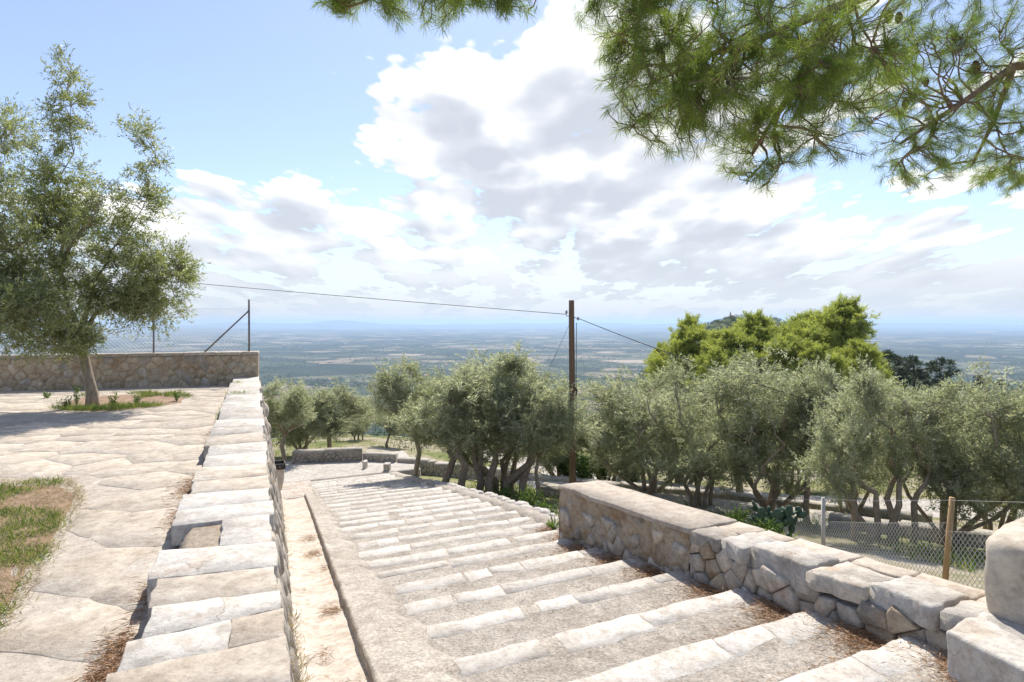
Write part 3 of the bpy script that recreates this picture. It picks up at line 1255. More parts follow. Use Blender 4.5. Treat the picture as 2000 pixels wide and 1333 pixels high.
def build_right_wall():
    def to3(u, v, h):
        p = RA + RD * u + RN * h
        return (p.x, p.y, v)
    root = empty('stair_wall', to3(3, rz_base(3), 0), 'low rubble wall with flat cap stones along the right side of the stairs', 'wall')
    loc = np.array(root.location)

    def T(u, v, h):
        return np.array(to3(u, v, h)) - loc
    TH = .56
    UR = 2.55                                   # rendered stretch 0..UR
    rows = []
    for u in np.linspace(-.02, RL, 90):
        zt = rz_top(u) - .05
        zb = rz_base(u) - .3
        pr = [(zb - .6, -TH), (zt, -TH + .02), (zt, -.04)]
        for f in np.linspace(0, 1, 8):
            v = zt - .02 + (zb - zt) * f
            pr.append((v, -.035 + .02 * fbm(u, v, 3, 4)))
        rows.append([T(u, v, h) for v, h in pr])
    grid_sheet('core', rows, M['wallmortar'], root, None)
    # rendered face and its flat cap
    rows = []
    for u in np.linspace(-.06, UR, 150):
        row = []
        zt, zb = rz_top(u) - .035, rz_base(u) - .05
        for f in np.linspace(0, 1, 40):
            v = zt + (zb - zt) * f
            low = max(0, f - .55) * .10
            h = .022 - low * .9 + .036 * fbm(u * 2.2, v * 2.2, 8, 2.2) + .026 * fbm(u, v, 1, 11)
            row.append(T(u + (.02 * fbm(v, 3, 3, 5) if u < 0 else 0), v, h))
        rows.append(row)
    r0 = rows[0]
    grid_sheet('lime_render', rows, M['render'], root, None)
    ef = [[T(-.06, v, h) for v, h in [(rz_top(0) - .035 + (rz_base(0) - .3 - rz_top(0)) * f, hh) for hh in np.linspace(.035, -TH, 8)]] for f in np.linspace(0, 1, 10)]
    for i, row in enumerate(ef):
        for j in range(len(row)):
            row[j] = row[j] + np.array([RD.x, RD.y, 0]) * (-.03 * fbm(i * .3, j * .4, 2))
    grid_sheet('end_face', ef, M['render'], root, None)
    random.seed(31)
    nseg = [(-.07, UR - .02)]
    for (a, b) in nseg:
        pol = rough_outline([(a, -TH - .03), (b, -TH - .03), (b + .02, .048), (a, .048)], .0, .12, .016)
        V = []
        n = len(pol)
        for f, dz in ((1, -.05), (1, -.014), (.99, 0)):
            cx, cy = (a + b) / 2, -TH / 2
            for (u, h) in pol:
                uu, hh = cx + (u - cx) * f, cy + (h - cy) * f
                V.append(T(uu, rz_top(uu) + dz + .016 * fbm(uu, hh, 1, 4), hh))
        F = []
        for r_ in range(2):
            for k in range(n):
                k2 = (k + 1) % n
                F.append([r_ * n + k, (r_ + 1) * n + k, (r_ + 1) * n + k2, r_ * n + k2])
        F.append([2 * n + k for k in range(n)][::-1])
        F = [f[::-1] for f in F]
        obj('cap_slab', V, F, M['cap'], root)
    # stones at the foot of the rendered stretch
    seeds = []
    for p in jitter_grid(.02, UR, 0, .52, .21, .125, .40):
        seeds.append((p[0], rz_base(p[0]) + .02 + p[1]))
    cells = voronoi(seeds, [(0, -2), (UR, -2), (UR, .3), (0, .3)])
    for p, c in zip(seeds, cells):
        if c is None:
            continue
        q = rz_base(p[0])
        c = clip_half(clip_half(c, 0, min(q + .52, rz_top(p[0]) - .06), 0, 1), 0, q - .05, 0, -1)
        if len(c) < 3 or abs(parea(c)) < .004 or (p[1] > q + .17 and random.random() < .62):
            continue
        pol = rough_outline(c, .006, .12, .010)
        V, F = pillow(pol, T, -.03, random.uniform(.025, .07), bev=.012, top=1.0)
        obj('wall_stone', V, F, M['rubble'], root)
    # rubble courses under the capping blocks
    seeds = []
    for p in jitter_grid(UR, RL, -1.6, .2, .22, .125, .40):
        if rz_base(p[0]) - .06 < p[1] < rz_top(p[0]) - .12:
            seeds.append(p)
    # mirrored guards keep the outer cells bounded
    guards = []
    for uu in np.arange(UR - .3, RL + .4, .22):
        guards.append((uu, rz_top(uu) - .05))
        guards.append((uu, rz_base(uu) - .22))
    allp = seeds + guards
    cells = voronoi(allp, [(UR, -2), (RL, -2), (RL, .4), (UR, .4)])
    for p, c in zip(seeds, cells[:len(seeds)]):
        if c is None or abs(parea(c)) < .004:
            continue
        pol = rough_outline(c, .006, .16, .008)
        V, F = pillow(pol, T, -.06, random.uniform(.01, .07), bev=.010, top=1.2)
        obj('wall_stone', V, F, M['rubble'] if random.random() < .78 else M['render'], root)
    # big capping blocks, front row, and smaller ones behind them
    u = UR + .02
    k = 0
    widths = [.36, .34, .62, .44, .46, .62, .55, .5, .5]
    while u < RL - .1:
        w = widths[k % len(widths)]
        w = min(w, RL - u)
        th = [.12, .14, .22, .13, .15, .12][k % 6]
        back = -random.uniform(.26, .40)
        pol = rough_outline([(u, back), (u + w, back + random.uniform(-.04, .04)), (u + w, .04 + random.uniform(-.04, .05)), (u, .04 + random.uniform(-.04, .05))], .006, .08, .026)
        dz = random.uniform(-.012, .02)
        um = u + w / 2
        V, F = pillow(pol, lambda a, h, q: T(a, rz_top(um) + (rz_top(a) - rz_top(um)) * .8 + q + dz, h), -th, .0, bev=.014, top=.4)
        obj('cap_block', V, [f[::-1] for f in F], M['coping'] if k % 3 else M['rubble'], root)
        # cap concrete behind
        pol = rough_outline([(u - .03, -TH - .03), (u + w - .03, -TH - .03 + random.uniform(-.03, .03)), (u + w, back - .0), (u, back - .0)], .005, .14, .014)
        V, F = pillow(pol, lambda a, h, q: T(a, rz_top(a) + q - .012, h), -.12, .0, bev=.012)
        obj('cap_slab', V, [f[::-1] for f in F], M['cap'], root)
        u += w + .012
        k += 1
    return T


build_right_wall()


def lumpy_block(name, corners, z0, z1, mat, label, cat, rnd=.12, seed=0, amp=.02, nseg=10):
    """rounded block over a quadrilateral plan"""
    c = [Vector(p) for p in corners]
    cx = sum((p.x for p in c)) / 4
    cy = sum((p.y for p in c)) / 4
    V, F = [], []
    n = nseg
    faces = []

    def pt(u, v, w):
        # u,v,w in [-1,1] on the cube surface, rounded
        e = 1 - rnd
        q = Vector((max(-e, min(e, u)), max(-e, min(e, v)), max(-e, min(e, w))))
        d = Vector((u, v, w)) - q
        if d.length > 1e-6:
            d = d.normalized() * rnd
        q = q + d
        a = (q.x + 1) / 2
        b = (q.y + 1) / 2
        p = c[0] * (1 - a) * (1 - b) + c[1] * a * (1 - b) + c[2] * a * b + c[3] * (1 - a) * b
        z = z0 + (z1 - z0) * (q.z + 1) / 2
        nn = amp * fbm(p.x, p.y, z + seed, 3.2)
        dirv = Vector((p.x - cx, p.y - cy)).normalized()
        return (p.x + dirv.x * nn, p.y + dirv.y * nn, z + nn * .5)
    idx = {}

    def vid(u, v, w):
        key = (round(u, 4), round(v, 4), round(w, 4))
        if key not in idx:
            idx[key] = len(V)
            V.append(pt(u, v, w))
        return idx[key]
    g = np.concatenate([[-1, -1 + rnd * .35, -1 + rnd * .8], np.linspace(-1 + rnd * 1.3, 1 - rnd * 1.3, n), [1 - rnd * .8, 1 - rnd * .35, 1]])
    for ax in range(3):
        for sg in (-1, 1):
            for i in range(len(g) - 1):
                for j in range(len(g) - 1):
                    q = []
                    for (a, b) in ((g[i], g[j]), (g[i + 1], g[j]), (g[i + 1], g[j + 1]), (g[i], g[j + 1])):
                        co = [0, 0, 0]
                        co[ax] = sg
                        co[(ax + 1) % 3] = a
                        co[(ax + 2) % 3] = b
                        q.append(vid(*co))
                    F.append(q if sg > 0 else q[::-1])
    o = obj(name, V, F, mat, smooth=True, loc=(cx, cy, z0))
    return tag(o, label, cat)


# stone block and plastered pillar at the near end of the wall
def P2(px, py, z):
    v = PZ(px, py, z)
    return (v.x, v.y)


lumpy_block('stone_block', [P2(1842, 1228, -.15), P2(2140, 1380, -.15), P2(2260, 1290, -.15), P2(1918, 1193, -.15)], -1.0, -.15, M['coping'],
            'rough squared stone block at the foot of the plastered pillar', 'stone block', .07, 3, .03)
lumpy_block('plastered_pillar', [P2(1916, 1190, -.14), P2(2190, 1290, -.14), P2(2350, 1200, -.14), P2(1990, 1130, -.14)], -.35, .31, M['plaster'],
            'cracked beige plastered pillar with rounded top at the right edge', 'pillar', .24, 9, .03)


# ------------------------------------------------------------------ far low walls
def low_wall(pts, h, th, label, zoff=0.0, seed=0, tops=None):
    random.seed(seed)
    pts = [Vector(p) for p in pts]
    root = empty('path_wall', (pts[0].x, pts[0].y, gz(*pts[0])), label, 'wall')
    loc = np.array(root.location)
    mb, cap, rub = MB(), MB(), MB()
    for i in range(len(pts) - 1):
        a, b = pts[i], pts[i + 1]
        L = (b - a).length
        d = (b - a) / L
        n = Vector((d.y, -d.x))
        if n.y > 0:
            n = -n
        u = 0
        while u < L - .05:
            w = min(random.uniform(1.2, 1.9), L - u)
            p0, p1 = a + d * u, a + d * (u + w)
            pm = (p0 + p1) / 2
            zb = gz(pm.x, pm.y) - .4
            hh = h[i] if hasattr(h, '__len__') else h
            zt = gz(pm.x, pm.y) + zoff + hh + random.uniform(-.02, .02)
            if tops is not None and tops[i] is not None:
                fm = (u + w / 2) / L
                zt = tops[i][0] * (1 - fm) + tops[i][1] * fm
            q = []
            for z in (zb, zt - .06):
                for p, s_ in ((p0, .5), (p1, .5), (p1, -.5), (p0, -.5)):
                    q.append(np.array((p.x + n.x * th * s_, p.y + n.y * th * s_, z)) - loc)
            mb.add(q, [[0, 1, 5, 4], [1, 2, 6, 5], [2, 3, 7, 6], [3, 0, 4, 7], [4, 5, 6, 7]])
            pol = rough_outline([(0, -th * .56), (w, -th * .56), (w, th * .56), (0, th * .56)], .004, .25, .014)
            V, F = pillow(pol, lambda x, y, hq: np.array((p0.x + d.x * x + n.x * y, p0.y + d.y * x + n.y * y, zt + hq)) - loc, -.10, 0, .95, .02)
            cap.add(V, [f[::-1] for f in F])
            seeds = jitter_grid(.05, w - .05, zb + .3, zt - .08, .24, .14, .33)
            cells = voronoi(seeds, [(0, zb + .25), (w, zb + .25), (w, zt - .10), (0, zt - .10)])
            for c in cells:
                if c is None or abs(parea(c)) < .004:
                    continue
                pol = rough_outline(c, .012, .12, .01)
                V, F = pillow(pol, lambda x, y, hq: np.array((p0.x + d.x * x + n.x * (th * .5 + hq), p0.y + d.y * x + n.y * (th * .5 + hq), y)) - loc, -.02, random.uniform(.02, .06), .76, .15)
                rub.add(V, F)
            u += w
    mb.obj('core', M['farwall'], root)
    cap.obj('cap_course', M['farwall'], root)['kind'] = 'stuff'
    if rub.n:
        rub.obj('face_rubble', M['farwall'], root)['kind'] = 'stuff'
    return root


la, lb = P(572, 905, 26.4), P(708, 900, 26.9)
low_wall([(la.x, la.y), (lb.x, lb.y)], .62, .4, 'straight stone wall at the foot of the stairs', .12, 1, [(-3.86, -3.82)])
low_wall([(lb.x + .1, lb.y), (-4.9, 26.6)], .42, .4, 'sloping short stone wall joining the end of the landing wall', .10, 2, [(-3.9, -4.15)])
low_wall([(-4.8, 26.6), (-3.2, 26.2), (0.6, 25.3), (2.7, 24.1), (6.0, 22.6), (9.6, 20.6), (12.5, 18.6)], .36, .4, 'long low stone wall running behind the olives beside the zigzag path', .06, 3, [(-4.16, -4.25), (-4.25, -4.5), None, None, None, None])
low_wall([(0.9, 20.2), (2.4, 19.3)], .32, .5, 'short stone ledge beneath the twisted olives', .05, 4)
low_wall([(8.4, 16.6), (11.0, 15.2), (13.5, 13.6)], .28, .45, 'low stone edging of the path behind the wire fence', .05, 5)
# step blocks on the landing
for (px, py, Y, w, h, lab) in ((713, 914, 25.4, .07, .30, 'whitish upright edge stone left of the landing step'), (756, 918, 25.0, .12, .30, 'squat stone post beside the landing step')):
    p = P(px, py, Y)
    lumpy_block('edge_stone', [(p.x - w, p.y - .2), (p.x + w, p.y - .2), (p.x + w, p.y + .2), (p.x - w, p.y + .2)], ZL - .1, ZL + h, M['nosing'], lab, 'stone', .2, 4, .02, 3)


# slabs bridging the gutter and the spouts on the wall
def gutter_things():
    for (s0, s1, dz, lab) in ((18.3, 19.3, .02, 'pale stone slab bridging the near end of the gutter'), (19.75, 20.9, .12, 'pale stone slab across the gutter beyond the first one')):
        V, F = pillow(rough_outline([(s0, -.55), (s1, -.5), (s1, .78), (s0, .74)], .0, .2, .03), lambda u, v, h: S(u, v, zp((s0 + s1) / 2) + dz + h), -.14, 0, bev=.02)
        tag(obj('gutter_slab', V, F, M['gutter']), lab, 'slab')
    # half-round stone spouts and the iron-rimmed hopper below them
    for (px, py, Y, r_, lab) in ((522, 803, 16.6, .30, 'rounded stone spout high on the outer face of the parapet'), (529, 838, 15.6, .26, 'rounded stone spout lower on the outer face of the parapet')):
        c = P(px, py, Y)
        V, F = [], []
        n = 12
        out = Vector((VW[0], VW[1], 0))
        alo = Vector((UW[0], UW[1], 0))
        for i in range(7):
            th = math.pi / 2 * i / 6
            for k in range(n):
                a = 2 * math.pi * k / n
                rr = r_ * math.cos(th)
                p = c + out * (r_ * 1.0 * math.sin(th) - .25) + alo * (rr * math.cos(a)) * .8 + Vector((0, 0, rr * math.sin(a)))
                V.append(tuple(p))
        for i in range(6):
            for k in range(n):
                F.append([i * n + k, i * n + (k + 1) % n, (i + 1) * n + (k + 1) % n, (i + 1) * n + k])
        tag(obj('stone_spout', V, F, M['gutter'], smooth=True), lab, 'spout')
    c = P(537, 912, 14.6)
    root = empty('rain_hopper', tuple(c), 'dark iron-rimmed rain hopper with rounded clay body on the parapet face', 'hopper')
    out = Vector((VW[0], VW[1], 0))
    alo = Vector((UW[0], UW[1], 0))
    mb = MB()
    prof = [(.10, -.62), (.16, -.52), (.20, -.30), (.22, -.02)]
    V, F = [], []
    n = 14
    for (r_, z) in prof:
        for k in range(n):
            a = 2 * math.pi * k / n
            V.append(tuple(out * (r_ * math.cos(a)) + alo * (r_ * math.sin(a)) + Vector((0, 0, z))))
    for i in range(len(prof) - 1):
        for k in range(n):
            F.append([i * n + k, i * n + (k + 1) % n, (i + 1) * n + (k + 1) % n, (i + 1) * n + k])
    F.append(list(range(n))[::-1])
    obj('clay_body', V, F, M['cap'], root, True)
    mb = MB()
    w = .21
    for sgn, ax, other in ((1, out, alo), (-1, out, alo), (1, alo, out), (-1, alo, out)):
        p = ax * (sgn * w)
        q = []
        for z in (-.03, .10):
            for e in (-1, 1):
                for t in (-.012, .012):
                    q.append(tuple(p + other * (e * (w + .012)) + ax * t + Vector((0, 0, z))))
        mb.add(q, [[0, 1, 3, 2], [4, 6, 7, 5], [0, 4, 5, 1], [2, 3, 7, 6], [0, 2, 6, 4], [1, 5, 7, 3]])
    rim = mb.obj('iron_rim', M['dark_iron'], root)
    mb = MB()
    for e in (-.1, .1):
        p = out * (w + .014) + alo * e + Vector((0, 0, .035))
        V, F = tube([p, p + out * .012], .012, 8)
        mb.add(V, F)
        p = alo * (-w - .014) + out * e + Vector((0, 0, .035))
        V, F = tube([p, p - alo * .012], .012, 8)
        mb.add(V, F)
    mb.obj('rivets', M['steel'], rim)['kind'] = 'stuff'


gutter_things()


# ------------------------------------------------------------------ vegetation helpers
def unit(v):
    return v / np.maximum(np.linalg.norm(v, axis=-1, keepdims=True), 1e-9)


def leaf_quads(pos, dirs, length, width, rg, fold=.25):
    n = len(pos)
    d = unit(dirs)
    side = unit(np.cross(d, rg.normal(size=(n, 3))))
    nor = np.cross(side, d)
    L = length[:, None]
    Wd = width[:, None]
    b = pos
    t = pos + d * L
    m = pos + d * L * .45
    l_ = m + side * Wd * .5 + nor * Wd * fold
    r_ = m - side * Wd * .5 + nor * Wd * fold
    V = np.stack([b, r_, t, l_], 1).reshape(-1, 3)
    F = np.arange(4 * n).reshape(n, 4)
    return V, F


def limb_path(a, b, rg, n=6, wig=.12, sag=0.0):
    a, b = np.array(a, float), np.array(b, float)
    L = np.linalg.norm(b - a)
    pts = []
    ph = rg.uniform(0, 6.28, 3)
    for i in range(n + 1):
        f = i / n
        p = a + (b - a) * f
        w = math.sin(math.pi * f) * L * wig
        p = p + np.array([math.sin(f * 7 + ph[0]), math.sin(f * 6 + ph[1]), .6 * math.sin(f * 5 + ph[2])]) * w
        p[2] += sag * math.sin(math.pi * f) * L
        pts.append(p)
    return pts


def build_tree(seed, stems, lobes, n_sec, twigs, lpt, leaf_l, leaf_w, twig_len=.32, droop=0.0, up=.35, shell=.55, trunk_sides=8, sec_r=.012, leaf_spread=.9):
    """stems: list of (points, radii) limb polylines; lobes: (centre, radii, weight).
    returns wood (V,F) and leaf (V,F,rnd)"""
    rg = np.random.default_rng(seed)
    wood = MB()
    skel = []
    for pts, rad in stems:
        V, F = tube(pts, rad, trunk_sides)
        wood.add(V, F)
        for i in range(len(pts) - 1):
            for f in (0, .5):
                if i >= max(1, len(pts) // 3):
                    skel.append(np.array(pts[i]) * (1 - f) + np.array(pts[i + 1]) * f)
        skel.append(np.array(pts[-1]))
    skel = np.array(skel)
    wts = np.array([l[2] for l in lobes], float)
    wts /= wts.sum()
    LP, LD, LR = [], [], []
    for k in range(n_sec):
        c, r, _ = lobes[rg.choice(len(lobes), p=wts)]
        d = unit(rg.normal(size=3))
        rad = (shell + (1 - shell) * rg.random()) if rg.random() < .75 else rg.random() ** .5
        tgt = np.array(c) + d * np.array(r) * rad
        dist = np.linalg.norm(skel - tgt, axis=1) + (skel[:, 2] > tgt[2] + .2) * .5
        j = np.argsort(dist)[min(len(dist) - 1, int(rg.integers(0, 3)))]
        a = skel[j]
        pts = limb_path(a, tgt, rg, 5, .07, .05)
        V, F = tube(pts, [sec_r * (1 - .75 * i / 5) for i in range(6)], 4, False)
        wood.add(V, F)
        pts = np.array(pts)
        tone = rg.random()
        for q in range(twigs):
            f = rg.uniform(.35, 1.0) if q else 1.0
            x = f * 5
            i = min(4, int(x))
            p0 = pts[i] + (pts[i + 1] - pts[i]) * (x - i)
            outd = unit(tgt - np.array(c) + 1e-6)
            td = unit(outd * .8 + rg.normal(size=3) * .65 + np.array([0, 0, up]))
            tl = twig_len * rg.uniform(.6, 1.3)
            fs = np.linspace(.05, 1, lpt)
            lp = p0 + td * (fs * tl)[:, None]
            lp[:, 2] -= droop * (fs * tl) ** 2
            lp += rg.normal(size=lp.shape) * .012
            ld = td * .75 + rg.normal(size=(lpt, 3)) * leaf_spread * .6
            LP.append(lp)
            LD.append(ld)
            LR.append(np.clip(tone * .45 + rg.random(lpt) * .62, 0, 1))
    LP, LD, LR = np.concatenate(LP), np.concatenate(LD), np.concatenate(LR)
    n = len(LP)
    V, F = leaf_quads(LP, LD, leaf_l * rg.uniform(.7, 1.25, n), leaf_w * rg.uniform(.8, 1.2, n), rg)
    return wood, (V, F, LR)


def tree_object(name, loc, data, mats, label, cat, group=None, rz=0, sc=(1, 1, 1)):
    root = empty(name, loc, label, cat, group, rz)
    root.scale = sc
    wm, lm = data
    link(bpy.data.objects.new('trunk', wm), root)
    link(bpy.data.objects.new('crown', lm), root)
    return root


def tree_meshes(nm, wood, leaf, mw, ml):
    wm = mesh_from(nm + '_trunk', np.concatenate(wood.V), wood.F, mw, True)
    lm = mesh_from(nm + '_crown', leaf[0], leaf[1], ml, False, leaf[2])
    return wm, lm


# ------------------------------------------------------------------ olive on the terrace
def terrace_olive():
    base = PZ(178, 793, ZT)
    Y = base.y
    loc = (base.x, base.y, ZT)

    def L(px, py, dy=0.0):
        p = P(px, py, Y + dy)
        return np.array(p) - np.array(loc)
    rg = np.random.default_rng(4)
    fork = L(160, 655)
    trunk = [np.array([.02, 0, -.15]), np.array([.02, 0, .25]), L(172, 735), L(163, 690), fork]
    stems = [(trunk, [.135, .11, .095, .085, .08])]
    limbs = [(fork, L(172, 600), L(190, 540, .3), L(235, 470, .3), L(290, 380, .2), L(300, 270, .2)),
             (fork, L(140, 610), L(115, 520, -.4), L(120, 400, -.3), L(135, 250, -.2), L(140, 130, -.2)),
             (fork, L(120, 620, -.3), L(60, 560, -1.0), L(10, 480, -1.4), L(-60, 380, -1.6)),
             (fork, L(185, 615), L(260, 580, .2), L(330, 540, .3), L(365, 520, .4)),
             (fork, L(130, 600, .6), L(60, 500, 1.0), L(20, 380, 1.2), L(0, 270, 1.2)),
             (L(120, 520, -.4), L(170, 440, -.8), L(220, 350, -.9)),
             (L(60, 560, -1.0), L(20, 600, -1.9), L(-20, 590, -2.4))]
    for lb in limbs:
        r0 = .055 if len(lb) > 3 else .032
        bent = []
        for i in range(len(lb) - 1):
            bent += limb_path(lb[i], lb[i + 1], rg, 3, .07)[:-1]
        bent.append(np.array(lb[-1]))
        n = len(bent)
        stems.append((bent, [max(.006, r0 * (1 - 1.15 * i / (n - 1))) for i in range(n)]))
    m = Y / FPX
    lobes = [(L(95, 385, -.2), (125 * m, 1.1, 90 * m), 1.6), (L(134, 195, -.2), (46 * m, .45, 105 * m), .50),
             (L(285, 290, .2), (46 * m, .45, 95 * m), .40), (L(225, 415, 0), (115 * m, .9, 65 * m), .9),
             (L(40, 480, -.9), (130 * m, 1.2, 150 * m), 2.0), (L(110, 590, -.8), (150 * m, 1.2, 80 * m), 1.4),
             (L(300, 545, .2), (85 * m, .8, 85 * m), 1.5), (L(310, 625, .3), (55 * m, .5, 40 * m), .45),
             (L(190, 520, 0), (120 * m, 1.0, 90 * m), 1.2), (L(-60, 420, -.5), (150 * m, 1.3, 200 * m), 1.3),
             (L(10, 250, .8), (60 * m, .7, 50 * m), .35), (L(30, 620, -1.6), (120 * m, .8, 65 * m), 1.1), (L(-70, 560, -1.2), (110 * m, .9, 120 * m), 1.0), (L(60, 655, -1.0), (110 * m, .7, 40 * m), 1.0), (L(230, 590, .1), (90 * m, .7, 60 * m), .7)]
    wood, leaf = build_tree(4, stems, lobes, 880, 10, 15, .078, .0175, .30, .25, .25, .45, 10, .008)
    wm, lm = tree_meshes('terrace_olive', wood, leaf, M['bark'], M['olive_near'])
    root = tree_object('olive_tree', loc, (wm, lm), None, 'olive tree growing from the bed on the paved terrace', 'olive tree')
    # a few olives
    mb = MB()
    for k in range(40):
        i = rg.integers(0, len(leaf[0]) // 4) * 4
        c = leaf[0][i] + np.array([0, 0, -.03])
        V, F = [], []
        for a in range(4):
            th = math.pi * a / 3
            for b in range(6):
                ph = 2 * math.pi * b / 6
                V.append(c + np.array([math.sin(th) * math.cos(ph) * .011, math.sin(th) * math.sin(ph) * .011, math.cos(th) * .015]))
        for a in range(3):
            for b in range(6):
                F.append([a * 6 + b, a * 6 + (b + 1) % 6, (a + 1) * 6 + (b + 1) % 6, (a + 1) * 6 + b])
        mb.add(V, F)
    mb.obj('olive_fruit', simple_mat('ripe_olive', (.04, .03, .035), .35, .2), root)['kind'] = 'stuff'


terrace_olive()


# ------------------------------------------------------------------ grove olives
def olive_proto(seed, kind):
    rg = np.random.default_rng(seed)
    stems, lobes = [], []
    if kind == 'multi':          # several twisted stems from one foot
        feet = [(-.75, .1), (-.40, -.15), (-.1, .12), (.25, -.1), (.6, .1), (.95, -.05)]
        tops = [(-1.3, .2, 2.2), (-.7, -.3, 2.6), (.0, .3, 2.8), (.8, -.2, 2.6), (1.5, .2, 2.5), (2.0, .2, 1.9)]
        for f, t in zip(feet, tops):
            mid = ((f[0] + t[0]) / 2 + rg.uniform(-.4, .4), (f[1] + t[1]) / 2 + rg.uniform(-.2, .2), 1.0)
            pts = [np.array((f[0], f[1], -.25)), np.array((f[0] + rg.uniform(-.12, .12), f[1], .35))] + limb_path(mid, t, rg, 6, .16)
            stems.append((pts, np.linspace(.10, .03, len(pts)).tolist()))
            for q in range(2):
                e = np.array(t) + rg.normal(size=3) * np.array([.6, .5, .3]) + np.array([0, 0, .5])
                pp = limb_path(pts[-2 - q], e, rg, 4, .12)
                stems.append((pp, np.linspace(.04, .012, len(pp)).tolist()))
        lobes = [((-1.0, 0, 2.4), (1.1, 1.0, .95), 1.2), ((0, 0, 2.85), (1.3, 1.1, 1.0), 1.8), ((1.0, 0, 2.8), (1.2, 1.0, 1.0), 1.5), ((1.8, .1, 2.1), (.9, .8, .95), 1.0),
                 ((.3, -.4, 2.0), (1.6, .8, .6), 1.2), ((.7, .2, 3.7), (.55, .5, .5), .45), ((-1.6, .2, 1.9), (.6, .6, .6), .4), ((-.6, .1, 3.4), (.5, .5, .45), .3)]
        ns, tw = 460, 9
    elif kind == 'single':       # one leaning trunk
        t = (rg.uniform(-.3, .3), .0, 1.5)
        pts = [np.array((0, 0, -.25)), np.array((.07, 0, .4)), np.array((-.04, .05, 1.0)), np.array(t)]
        stems.append((pts, [.11, .085, .075, .06]))
        for k in range(5):
            a_ = k * 1.3 + rg.uniform(-.4, .4)
            e = (t[0] + .9 * math.cos(a_), .8 * math.sin(a_), 2.7 + rg.uniform(-.3, .6))
            pp = limb_path(t, e, rg, 4, .13)
            stems.append((pp, np.linspace(.05, .012, len(pp)).tolist()))
        for k in range(8):
            c = rg.normal(size=3) * np.array([.55, .5, .45]) + np.array([0, 0, 2.5])
            r_ = rg.uniform(.45, .85)
            lobes.append((tuple(c), (r_, r_, r_ * rg.uniform(.7, 1.0)), r_ ** 2))
        ns, tw = 250, 9
    else:                        # loose bush of thin stems
        n = int(rg.integers(5, 8))
        for k in range(n):
            a_ = k * 6.28 / n + rg.uniform(-.5, .5)
            rr = rg.uniform(.7, 1.5)
            t = (rr * math.cos(a_), rr * .85 * math.sin(a_), rg.uniform(2.2, 3.3))
            f0 = rg.uniform(.05, .32)
            mid = (.45 * t[0] + rg.uniform(-.25, .25), .45 * t[1] + rg.uniform(-.2, .2), rg.uniform(.8, 1.2))
            pts = [np.array((f0 * math.cos(a_), f0 * math.sin(a_), -.25)), np.array((f0 * math.cos(a_) + rg.uniform(-.06, .06), f0 * math.sin(a_), .3))] + limb_path(mid, t, rg, 5, .13)
            stems.append((pts, np.linspace(rg.uniform(.045, .075), .014, len(pts)).tolist()))
        for k in range(int(rg.integers(9, 13))):
            a_ = rg.uniform(0, 6.28)
            rr = rg.uniform(.2, 1.35)
            z_ = rg.uniform(1.2, 3.5) - .2 * rr
            r_ = rg.uniform(.42, .80)
            lobes.append(((rr * math.cos(a_), rr * .85 * math.sin(a_), z_), (r_, r_, r_ * rg.uniform(.7, 1.1)), r_ ** 2))
        ns, tw = 265, 9
    # shoots that break the outline
    for k in range(4):
        c, r_, _ = lobes[int(rg.integers(0, len(lobes)))]
        lobes.append(((c[0] + rg.uniform(-.2, .2), c[1], c[2] + r_[2] * .9), (.16, .16, .38), .05))
    wood, leaf = build_tree(seed, stems, lobes, ns, tw, 14, .090, .020, .30, .25, .35, .45, 7, .010)
    ztop = float(np.percentile(leaf[0][:, 2], 99.5))
    wid = float(np.percentile(leaf[0][:, 0], 98) - np.percentile(leaf[0][:, 0], 2))
    return tree_meshes('grove_olive_%s' % kind, wood, leaf, M['bark'], M['olive']), ztop, wid


PROTO = {'multi': olive_proto(41, 'multi'), 'spread': olive_proto(42, 'bush'), 'single': olive_proto(43, 'single'), 'spread2': olive_proto(47, 'bush'),
         'spread3': olive_proto(52, 'bush'), 'single2': olive_proto(58, 'single')}


def place_olive(kind, px, Y, top_py, wpx, rz, label, group):
    x = (px - 1000) / FPX * Y
    z = gz(x, Y)
    data, zt, wid = PROTO[kind]
    H = (EYE - (top_py - HORY) / FPX * Y) - z
    sz = H / zt
    sx = wpx / FPX * Y / wid
    sx = max(.55 * sz, min(1.6 * sz, sx))
    return tree_object('olive_tree', (x, Y, z - .03), data, None, label, 'olive tree', group, rz, (sx, sx, sz))


